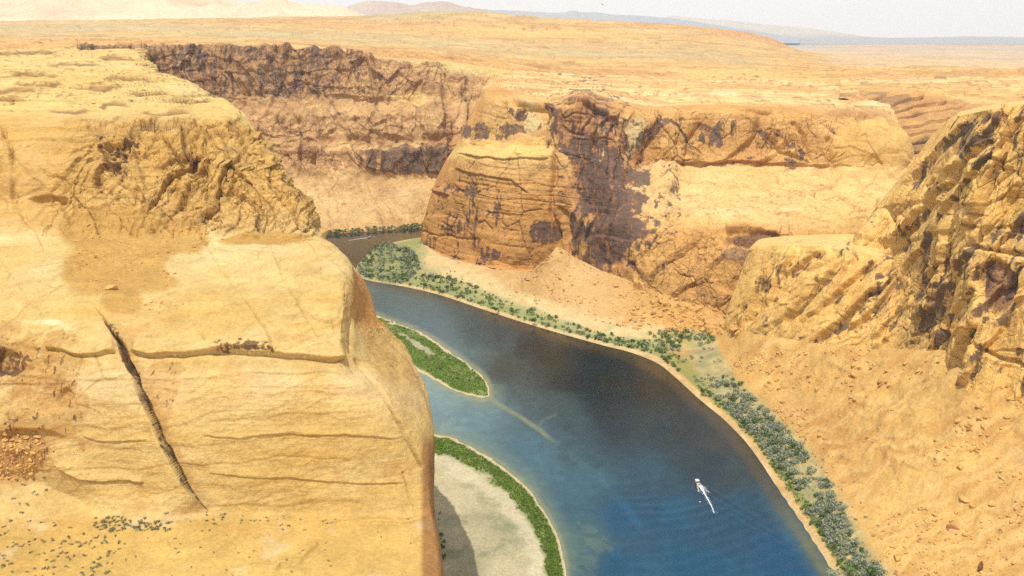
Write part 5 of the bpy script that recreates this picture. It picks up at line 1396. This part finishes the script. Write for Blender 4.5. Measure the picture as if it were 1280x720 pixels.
for i in range(60):                                        # dark brush at the foot of the peninsula
    x = r_.uniform(534, 556); y = r_.uniform(640, 735); q = Q(x - (y < 660) * 4, y, 1.6); shr.append((q[0], q[1], 1.5, r_.uniform(1.0, 2.2), 'dn'[r_.integers(0, 2)], 'foot'))

VAR = {}
for kind, mt, col_seed in (('g', M_leafgrey, 10), ('n', M_leafgreen, 20), ('d', M_leafdark, 30)):
    VAR[kind] = [bush_variant(col_seed + i, 120, .17, lumps=5 + i) for i in range(4)]
MATK = {'g': M_leafgrey, 'n': M_leafgreen, 'd': M_leafdark}
ZL = {'thicket': 'grey-green shrub packed in the broad thicket along the lower right river bank',
      'bankgreen': 'low bright green shrub at the water edge beneath the lower right thicket',
      'fringe': 'small sparse shrub on the sand above the lower right thicket',
      'middlebank': 'green shrub in the narrow line along the bank below the central butte',
      'bend': 'shrub in the thicket filling the point at the river bend beside the butte',
      'side': 'green shrub on the floor of the side canyon mouth between butte wall and promontory',
      'gravel': 'grey shrub on the pale gravel bank below the side canyon mouth',
      'wash': 'small grey shrub scattered over the pale sand flat under the butte',
      'far': 'shrub in the strip along the far bank beyond the distant boat',
      'bar': 'small green shrub among the grass of the sand bars',
      'foot': 'dark green shrub in the shade at the foot of the peninsula cliff'}
KW = {'g': 'grey-green', 'n': 'green', 'd': 'dark green'}
sc_ = []
for s in shr:
    x, y, dd = proj(np.array([s[0], s[1], s[2]]))
    vis = inframe(x, y, 0)
    sc_.append((s[3] / dd if vis else 0))
order = np.argsort(-np.array(sc_))
protos = {}
NIND = 285
def inst(name, proto_key, mesh_builder, loc, scl, rot):
    if proto_key not in protos: 
        protos[proto_key] = mesh_builder()
        o = protos[proto_key]
    else:
        o = protos[proto_key].copy(); COL.objects.link(o)
    o.location = loc; o.scale = scl; o.rotation_euler = rot
    return o
stuffV, stuffF, stuffM = [], [], []; off = 0
for rank, i in enumerate(order):
    s = shr[i]; vi = int(i) % 4; kv = VAR[s[4]][vi]; rad = s[3]; hz = rad * (1.0 + .35 * ((i * 37) % 10) / 10); rz = (i * 2.399) % 6.28
    if rank < NIND:
        o = inst('riverside_shrub', ('shrub', s[4], vi), lambda: link_mesh('riverside_shrub', kv[0], kv[1], [MATK[s[4]], M_bark], kv[2]), (s[0], s[1], s[2] - .1), (rad, rad, hz), (0, 0, rz))
        o['label'] = ZL[s[5]]; o['category'] = 'shrub'; o['group'] = 'shrubs, ' + s[5].replace('bankgreen', 'water edge').replace('middlebank', 'middle bank').replace('bar', 'sand bars').replace('foot', 'cliff foot')
    else:
        nv_ = 4 * 60
        v = kv[0][:nv_]; c, sn = math.cos(rz), math.sin(rz)
        vv = np.stack([(v[:, 0] * c - v[:, 1] * sn) * rad + s[0], (v[:, 0] * sn + v[:, 1] * c) * rad + s[1], v[:, 2] * hz + s[2] - .1], 1)
        vv0 = vv.reshape(-1, 4, 3); cen = vv0.mean(1, keepdims=True); vv = (cen + (vv0 - cen) * 1.4).reshape(-1, 3)
        stuffV.append(vv); stuffF.append(np.arange(nv_).reshape(-1, 4) + off); stuffM += [{'g': 0, 'n': 1, 'd': 2}[s[4]]] * (nv_ // 4); off += nv_
o = link_mesh('riverside_brush', np.concatenate(stuffV), np.concatenate(stuffF), [M_leafgrey, M_leafgreen, M_leafdark], stuffM)
o['kind'] = 'stuff'

# ---- grass on the bars
gp = terrain_pool(BARS, BARX, BARY, (BARG > .6) & (BARY < 735) & (BARX > 440), 9000, 11)
r_ = np.random.default_rng(12)
n = len(gp); a = r_.uniform(0, 6.28, (n, 3)); V = []; s = r_.uniform(.35, .9, n)
for k in range(3):
    dx = np.cos(a[:, k]) * s * .6; dy = np.sin(a[:, k]) * s * .6
    b0 = gp + np.stack([-dx, -dy, 0 * s - .05], 1); b1 = gp + np.stack([dx, dy, 0 * s - .05], 1); t0 = gp + np.stack([dx * 1.3 + .1, dy * 1.1, s * .9], 1); t1 = gp + np.stack([-dx * 1.2, -dy * 1.3 + .1, s * .75], 1)
    V.append(np.stack([b0, b1, t0, t1], 1))
V = np.concatenate(V).reshape(-1, 3)
o = link_mesh('grass', V, np.arange(len(V)).reshape(-1, 4), M_grass); o['kind'] = 'stuff'

# ---- trees by the water
def make_tree(px, py, z, rad, h, mat, label, seed):
    q = Q(px, py, z); e = bpy.data.objects.new('riverside_tree', None); COL.objects.link(e); e.location = q
    r = np.random.default_rng(seed); parts = [(*tube((0, 0, -.4), (.1, 0, h * .45), rad * .11, rad * .06, 7), 0)]
    for k in range(5):
        t = k * 1.26 + r.uniform(0, .5); parts.append((*tube((.05, 0, h * r.uniform(.25, .42)), (math.cos(t) * rad * .5, math.sin(t) * rad * .5, h * r.uniform(.55, .8)), rad * .05, rad * .02, 5), 0))
    V_, F_, M_ = join(parts); link_mesh('trunk', V_, F_, M_bark, parent=e)
    v, f = leaf_cloud(520, seed, .13, lumps=9, zc=.6, flat=.9); v = v * np.array([rad, rad, h * .62]); v[:, 2] += h * .22
    link_mesh('crown', v, f, mat, parent=e)
    e['label'] = label; e['category'] = 'tree'; e['group'] = 'riverside trees'
make_tree(1089, 722, 8, 3.6, 6.2, M_leafdark, 'round dark green tree at the bottom edge, right of the other bank tree', 401)
make_tree(1062, 718, 7, 3.3, 5.0, M_leafgreen, 'round green tree at the bottom edge, nearest the water', 402)
make_tree(1040, 722, 5, 4.0, 4.6, M_leafgrey, 'wide grey-green tree at the bottom edge beside the shore curve', 403)
make_tree(877, 492, 3.5, 3.0, 4.6, M_leafdark, 'dark green tree on the bank just below the gravel beach', 404)
make_tree(461, 330, 3, 5.0, 6.5, M_leafdark, 'dark tree clump at the tip of the river bend thicket', 405)
make_tree(789, 430, 6, 3.4, 5.4, M_leafdark, 'dark tree at the left end of the side canyon greenery', 406)
make_tree(851, 422, 7, 3.0, 5.0, M_leafdark, 'dark tree in the middle of the side canyon greenery', 407)
make_tree(861, 424, 7, 3.4, 4.6, M_leafgreen, 'green tree next right in the side canyon greenery', 408)
make_tree(620, 389, 4, 3.0, 4.8, M_leafdark, 'dark tree on the narrow bank under the butte, upstream one', 409)
make_tree(668, 403, 4, 3.0, 4.8, M_leafdark, 'dark tree on the narrow bank below the talus cone', 410)

# ---- desert bushes on the near bench
db = []
m_ = inframe(PENX, PENY, 6) & (PENY > 650) & (PENX < 520)
rr = fbm(PEN, 30, 4, .6, seed=510)
def pool2(mask, k, seed, lo, hi, zone):
    r = np.random.default_rng(seed)
    for q in terrain_pool(PEN, PENX, PENY, mask, k, seed): db.append((q[0], q[1], q[2], r.uniform(lo, hi), zone))
pool2(m_ & (PENX < 150), 120, 21, .45, .85, 'corner')
pool2(m_ & (PENX > 150) & (PENX < 520), 45, 22, .3, .55, 'bench')
foot = (PENY > 645) & (PENY < 664)
pool2(foot & (PENX > 118) & (PENX < 215), 60, 23, .5, 1.1, 'foot')
pool2(foot & (PENX > 300) & (PENX < 420), 26, 24, .3, .6, 'right')
pool2((PENX > 255) & (PENX < 282) & (PENY > 640) & (PENY < 656), 10, 25, .5, .9, 'crack')
pool2((PENX > 5) & (PENX < 60) & (PENY > 590) & (PENY < 645), 22, 26, .4, .8, 'rubble')
pool2((PENX > 5) & (PENX < 200) & (PENY > 118) & (PENY < 132), 30, 27, .6, 1.3, 'upper')
DL = {'corner': 'small dark bush scattered over the sandy bench in the lower left corner', 'bench': 'tiny bush on the open bare bench below the big wall',
      'foot': 'bush in the cluster at the foot of the rounded left wall', 'right': 'tiny bush in the sparse line under the wall right of the diagonal crack',
      'crack': 'bush at the bottom end of the long diagonal crack', 'rubble': 'bush beside the rubble heap at the left edge', 'upper': 'tiny bush on the peninsula top above the broken cliff'}
DV = [bush_variant(60 + i, 46, .26, lumps=4) for i in range(4)]
for i, s in enumerate(db):
    kv = DV[i % 4]
    o = inst('desert_bush', ('db', i % 4), lambda: link_mesh('desert_bush', kv[0], kv[1], [M_desert, M_bark], kv[2]), s[:3], (s[3] * 1.25, s[3] * 1.25, s[3]), (0, 0, i * 1.7))
    o['label'] = DL[s[4]]; o['category'] = 'bush'; o['group'] = 'desert bushes, ' + {'corner': 'lower left corner', 'bench': 'open bench', 'foot': 'wall foot cluster', 'right': 'line under the wall', 'crack': 'crack end', 'rubble': 'rubble heap', 'upper': 'peninsula top'}[s[4]]

# ---- boulders
def boulder_arrays(seed, sub=2, sharp=.35):
    import bmesh
    bm = bmesh.new(); bmesh.ops.create_icosphere(bm, subdivisions=sub, radius=1)
    v = np.array([q.co[:] for q in bm.verts]); f = [tuple(x.index for x in fc.verts) for fc in bm.faces]; bm.free()
    r = np.random.default_rng(seed)
    for k in range(11):                                   # cut by random planes
        nrm = r.normal(0, 1, 3); nrm /= np.linalg.norm(nrm); h = r.uniform(.5, .85); d = v @ nrm
        v = v - np.maximum(d - h, 0)[:, None] * nrm
    v = v + fbm(v + seed * 3, .8, 3, .6, seed=seed)[:, None] * .08 * v
    v *= np.array([1, r.uniform(.65, .95), r.uniform(.5, .8)])
    return v, f
BV = [boulder_arrays(700 + i, 3 if i < 3 else 2) for i in range(7)]
bl = []
def addb(pts, lo, hi, zone, seed, pw=3.0):
    r = np.random.default_rng(seed)
    for q in pts: bl.append((q[0], q[1], q[2], lo + (hi - lo) * r.random() ** pw, zone))
rocky = fbm(TP, 40, 4, .6, seed=520)
sl = inb & (TX > 880) & (TY > 400) & (TZ > 11)
addb(terrain_pool(TP, TX, TY, sl & (rocky > .16), 800, 31), .3, 2.0, 'talus', 31, 3.5)
addb(terrain_pool(TP, TX, TY, sl & (TY > 640) & (TX > 1090), 380, 32), .3, 1.5, 'talus', 32, 2.5)
addb(terrain_pool(TP, TX, TY, inb & (TX > 770) & (TX < 940) & (TY > 340) & (TY < 420) & (TZ > 9), 260, 33), .8, 4.2, 'foot', 33, 2.5)
addb(terrain_pool(TP, TX, TY, inb & (TX > 640) & (TX < 800) & (TZ > 10), 260, 34), .6, 2.2, 'cone', 34, 3)
addb(terrain_pool(TP, TX, TY, sl & (TX > 1000), 45, 45), 1.0, 3.2, 'talus', 45, 1.5)
addb(terrain_pool(TP, TX, TY, inb & (TX > 950) & (TX < 1200) & (TY > 440) & (TY < 490) & (TZ > 14), 160, 35), .6, 2.8, 'talus', 35, 2.5)
pd = lambda x0, y0, rx, ry: (((PENX - x0) / rx) ** 2 + ((PENY - y0) / ry) ** 2 < 1)
addb(terrain_pool(PEN, PENX, PENY, pd(160, 320, 70, 55) | pd(150, 270, 60, 25) | pd(215, 295, 50, 30), 560, 36), .2, 1.3, 'debris', 36, 3.5)
addb(terrain_pool(PEN, PENX, PENY, pd(195, 382, 40, 8), 26, 37), .4, 1.1, 'debris', 37, 2)
addb(terrain_pool(PEN, PENX, PENY, pd(12, 568, 42, 36) & (PENY > 540), 330, 38), .35, 1.4, 'rubble', 38, 2)
addb(terrain_pool(PEN, PENX, PENY, pd(472, 436, 24, 34), 120, 39), .3, 1.3, 'slab', 39, 2)
addb(terrain_pool(PEN, PENX, PENY, pd(330, 301, 70, 5), 60, 40), .3, 1.1, 'debris', 40, 2)
addb(terrain_pool(PEN, PENX, PENY, pd(330, 225, 60, 60) & (PENX > 290), 90, 41), .7, 2.2, 'cliff', 41, 2)
BL = {'talus': 'angular sandstone boulder lying on the long sandy slope at the lower right', 'foot': 'block of fallen sandstone at the foot of the middle wall by the side canyon',
      'cone': 'stone on the talus cone under the dark face of the butte', 'debris': 'loose rock on the brown debris slope below the broken upper cliff of the peninsula',
      'rubble': 'broken block in the rubble heap at the left edge', 'slab': 'loose block on the sandy shelf at the right edge of the peninsula', 'cliff': 'block wedged on the broken right end of the upper peninsula cliff'}
BG = {'talus': 'boulders on the lower right slope', 'foot': 'fallen blocks below the middle wall', 'cone': 'stones on the talus cone', 'debris': 'rocks on the debris slope', 'rubble': 'rubble heap blocks', 'slab': 'blocks on the edge shelf', 'cliff': 'blocks on the upper cliff'}
w_ = []
for s in bl:
    x, y, dd = proj(np.array(s[:3])); w_.append(s[3] / dd if inframe(x, y, 0) else 0)
order = np.argsort(-np.array(w_)); r_ = np.random.default_rng(88)
SV, SF, SM = [], [], []; off = 0
for rank, i in enumerate(order):
    s = bl[i]; k = int(i) % 7; rad = s[3]; rz = r_.uniform(0, 6.28); red = r_.random() < .12
    sc3 = (rad * r_.uniform(.8, 1.5), rad * r_.uniform(.8, 1.2), rad * r_.uniform(.8, 1.2))
    if rank < 280:
        o = inst('boulder', ('b', k, red), lambda: link_mesh('boulder', BV[k][0], BV[k][1], M_boulderred if red else M_boulder), (s[0], s[1], s[2] + rad * .15), sc3, (r_.uniform(-.3, .3), r_.uniform(-.3, .3), rz))
        o['label'] = BL[s[4]]; o['category'] = 'boulder'; o['group'] = BG[s[4]]
    else:
        v, f = BV[3 + k % 4]; c, sn = math.cos(rz), math.sin(rz); v = v * np.array(sc3)
        SV.append(np.stack([v[:, 0] * c - v[:, 1] * sn + s[0], v[:, 0] * sn + v[:, 1] * c + s[1], v[:, 2] + s[2] + rad * .15], 1)); SF += [tuple(q + off for q in t) for t in f]; SM += [int(red)] * len(f); off += len(v)
o = link_mesh('rubble', np.concatenate(SV), SF, [M_boulder, M_boulderred], SM); o['kind'] = 'stuff'

def nearest(P_, X_, Y_, x, y):
    i = np.argmin((X_ - x) ** 2 + (Y_ - y) ** 2); i = np.unravel_index(i, X_.shape); return P_[i]
# the leaning slab
q = nearest(TP, TX, TY, 1225, 714)
v, f = boulder_arrays(900, 4); v = v * np.array([2.0, 1.5, 1.0]); zz = v[:, 2] / np.abs(v[:, 2]).max()
v[:, 2] = zz * 4.6 + 3.6; tp = np.clip((zz + .2) / 1.2, 0, 1); v[:, 0] = v[:, 0] * (1 - .72 * tp) - tp * .9; v[:, 1] *= (1 - .6 * tp)
v[:, 0] += np.sign(np.sin(v[:, 0] * 5 + 1)) * .12; 
o = link_mesh('standing_rock', v, f, M_slab); o.location = q; o.rotation_euler = (0.05, .06, .4)
o['label'] = 'tall pointed dark brown slab standing upright on the slope at the bottom right'; o['category'] = 'rock'
q = nearest(PEN, PENX, PENY, 141, 362)
v, f = boulder_arrays(905, 3); o = link_mesh('boulder', v, f, M_boulder, smooth=False); o.location = (q[0], q[1] - 1, q[2] + .8); o.scale = (3.4, 2.6, 2.9)
o['label'] = 'biggest rounded boulder on the peninsula debris slope, above the diagonal crack'; o['category'] = 'boulder'; o['group'] = 'rocks on the debris slope'

# ---- boats
def person_mesh(x, y, z, parent, seed):
    pass
def boat(loc, heading, L_, label, group):
    e = bpy.data.objects.new('motor_boat', None); COL.objects.link(e); e.location = loc; e.rotation_euler = (math.radians(-2), 0, heading)
    W_ = L_ * .34; n = 15; secs = []
    for i in range(n):
        t = i / (n - 1); y = -L_ / 2 + L_ * t; w = W_ / 2 * (1 - max(0, (t - .45) / .55) ** 2.2) * (.9 + .1 * min(1, t * 4)); w = max(w, .03); kz = -.25 + .55 * max(0, t - .7) ** 1.3; sh = .62 + .38 * t * t
        secs.append([(-w, y, sh), (-w * .93, y, .15 + kz * .3), (-w * .55, y, kz * .6), (0, y, kz), (w * .55, y, kz * .6), (w * .93, y, .15 + kz * .3), (w, y, sh)])
    V_ = [q for s in secs for q in s]; F_ = [(i * 7 + k, i * 7 + k + 1, (i + 1) * 7 + k + 1, (i + 1) * 7 + k) for i in range(n - 1) for k in range(6)]; F_.append(tuple(range(7)))
    link_mesh('hull', V_, F_, M_hull, smooth=True, parent=e)
    DV_ = []; 
    for s in secs: DV_ += [(s[0][0] * .96, s[0][1], s[0][2] - .06 - (.3 if s[0][1] < L_ * .12 else 0)), (s[6][0] * .96, s[6][1], s[6][2] - .06 - (.3 if s[0][1] < L_ * .12 else 0))]
    link_mesh('deck', DV_, [(2 * i, 2 * i + 1, 2 * i + 3, 2 * i + 2) for i in range(n - 1)], M_deck, parent=e)
    RV = []; RF = []; o_ = 0
    for i in range(n - 1):
        for k in (0, 6):
            tv, tf = tube(secs[i][k], secs[i + 1][k], .07, .07, 6); RV.append(tv); RF += [tuple(j + o_ for j in t) for t in tf]; o_ += len(tv)
    link_mesh('gunwale', np.concatenate(RV), RF, M_trim, parent=e)
    def bx(name, c, s, mat, par=e, taper=0):
        x, y, z = c; a, b, h = s; vv = [(x + i * a / 2 * (1 - taper * (k > 0)), y + j * b / 2 * (1 - taper * (k > 0)), z + (h / 2) * k) for k in (-1, 1) for i, j in ((-1, -1), (1, -1), (1, 1), (-1, 1))]
        return link_mesh(name, vv, [(3, 2, 1, 0), (4, 5, 6, 7), (0, 1, 5, 4), (1, 2, 6, 5), (2, 3, 7, 6), (3, 0, 4, 7)], mat, parent=par)
    bx('console', (0, L_ * .1, .75), (W_ * .5, .7, .7), M_hull, taper=.15)
    bx('windscreen', (0, L_ * .13, 1.25), (W_ * .5, .35, .4), M_glass, taper=.3)
    for y in (-.05, -.28): bx('seat', (0, L_ * y, .58), (W_ * .62, .5, .35), M_hull, taper=.08)
    mo = bx('outboard_motor', (0, -L_ / 2 - .3, .75), (.5, .6, .7), M_motor, taper=.25); link_mesh('motor_leg', *tube((0, -L_ / 2 - .3, .5), (0, -L_ / 2 - .35, -.4), .12, .08, 6), M_motor, parent=mo)
    pv = []
    for sx in (-1, 1):
        for y in (-.2, .12): pv.append((*tube((sx * W_ * .4, L_ * y, .5), (sx * W_ * .36, L_ * y, 2.0), .035, .035, 5), 0))
    V_, F_, _ = join(pv); link_mesh('canopy_frame', V_, F_, M_motor, parent=e)
    CV = []; 
    for i in range(7):
        t = i / 6; CV += [((t - .5) * W_ * .86, L_ * yy, 2.0 + .16 * math.sin(math.pi * t) - dz_) for yy in (-.22, .15) for dz_ in (0, .05)]
    CF = []
    for i in range(6):
        a = i * 4; CF += [(a, a + 4, a + 6, a + 2), (a + 1, a + 3, a + 7, a + 5), (a, a + 1, a + 5, a + 4), (a + 2, a + 6, a + 7, a + 3)]
    link_mesh('canopy', CV, CF, M_hull, parent=e)
    e['label'] = label; e['category'] = 'boat'; e['group'] = group
    return e
def foam(name, paths, label=None):
    """ragged strips of froth a few centimetres proud of the water; paths: (points, start width, end width)"""
    V_, F_ = [], []; r = np.random.default_rng(5)
    for pts, w0, w1 in paths:
        pts = [np.array(q) for q in smooth_poly([Q(x, y, 0) for x, y in pts], 14)]
        base = len(V_); n_ = len(pts)
        for i, q in enumerate(pts):
            d = pts[min(i + 1, n_ - 1)] - pts[max(i - 1, 0)]; d /= np.linalg.norm(d) + 1e-9; s = np.array([-d[1], d[0], 0]); w = (w0 + (w1 - w0) * i / (n_ - 1)) / 2
            a, b = r.uniform(.6, 1.3, 2); V_ += [q + s * w * a + (0, 0, .22), q + (0, 0, .38), q - s * w * b + (0, 0, .22)]
        for i in range(n_ - 1):
            k = base + i * 3; F_ += [(k, k + 1, k + 4, k + 3), (k + 1, k + 2, k + 5, k + 4)]
        # flecks
        for j in range(n_ * 2):
            q = pts[r.integers(0, n_)] + np.array([r.normal(0, w0 * .6), r.normal(0, w0 * .6), .4]); a = r.uniform(0, 6.28); z_ = r.uniform(.12, .4)
            k = len(V_); V_ += [q + z_ * np.array([math.cos(a + t), math.sin(a + t), 0]) for t in (0, 2.1, 4.2)]; F_.append((k, k + 1, k + 2))
    o = link_mesh(name, V_, F_, M_foam, smooth=True); o['kind'] = 'stuff'; return o
hd = math.atan2(-(BOAT[0] - BOAT_END[0]), BOAT[1] - BOAT_END[1])
boat((BOAT[0], BOAT[1], .15), hd, 8.6, 'white motor boat heading upstream near the lower right bank, trailing a long wake', 'boats on the river')
foam('boat_wake', [([(875, 608), (881, 618), (888, 630), (893, 642)], 1.8, .4), ([(877, 607), (881, 611), (886, 616)], .9, .2), ([(872.5, 607), (872.5, 611), (873.5, 615)], .8, .2), ([(872, 606), (877, 610), (880, 615)], 2.4, 1.4)])
B2 = Q(462, 297.2, 0); B2e = Q(440, 300.2, 0)
boat((B2[0], B2[1], .15), math.atan2(-(B2[0] - B2e[0]), B2[1] - B2e[1]), 7.0, 'distant white motor boat on the dark water near the far bank', 'boats on the river')
foam('boat_wake', [([(460, 297.4), (452, 298.3), (445, 299.3), (436, 300.8)], 2.8, .8)])
# small float
q = Q(875, 628, 0); v, f = boulder_arrays(1, 2); import bmesh as _b
bm = _b.new(); _b.ops.create_uvsphere(bm, u_segments=14, v_segments=8, radius=.55); vv = [tuple(x.co) for x in bm.verts]; ff = [tuple(x.index for x in fc.verts) for fc in bm.faces]; bm.free()
e = bpy.data.objects.new('buoy', None); COL.objects.link(e); e.location = (q[0], q[1], .3)
link_mesh('float', vv, ff, M_hull, smooth=True, parent=e); link_mesh('collar', *tube((0, 0, -.08), (0, 0, .1), .6, .6, 14), M_trim, parent=e); link_mesh('pole', *tube((0, 0, .4), (0, 0, 1.3), .06, .06, 6), M_trim, parent=e)
e['label'] = 'tiny white and red float on the water left of the near wake'; e['category'] = 'buoy'
# bird
q = P(753, 5.5, 420)
bv = [(0, .42, 0), (-.07, .15, .05), (.07, .15, .05), (-.06, -.2, .04), (.06, -.2, .04), (-.14, -.5, 0), (.14, -.5, 0), (0, .1, -.08), (0, -.25, -.05)]
bf = [(0, 1, 2), (1, 3, 4, 2), (3, 5, 6, 4), (0, 7, 1), (0, 2, 7), (1, 7, 8, 3), (2, 4, 8, 7), (3, 8, 5), (4, 6, 8), (5, 8, 6)]
e = link_mesh('bird', [(x * 1.3, y * 1.3, z * 1.3) for x, y, z in bv], bf, M_bird); e.location = q; e.rotation_euler = (0, .2, .8)
for s in (-1, 1):
    wv = [(s * .06, .2, .05), (s * .06, -.12, .05), (s * .6, .26, .24), (s * .6, -.1, .22), (s * 1.15, .06, .16), (s * 1.1, -.12, .14)]
    wv = wv + [(x, y, z - .03) for x, y, z in wv]
    link_mesh('wing', wv, [(0, 1, 3, 2), (2, 3, 5, 4), (6, 8, 9, 7), (8, 10, 11, 9), (0, 2, 8, 6), (2, 4, 10, 8), (1, 7, 9, 3), (3, 9, 11, 5), (4, 5, 11, 10)], M_bird, parent=e)
e['label'] = 'small dark bird flying high in the pale sky above the plateau'; e['category'] = 'bird'
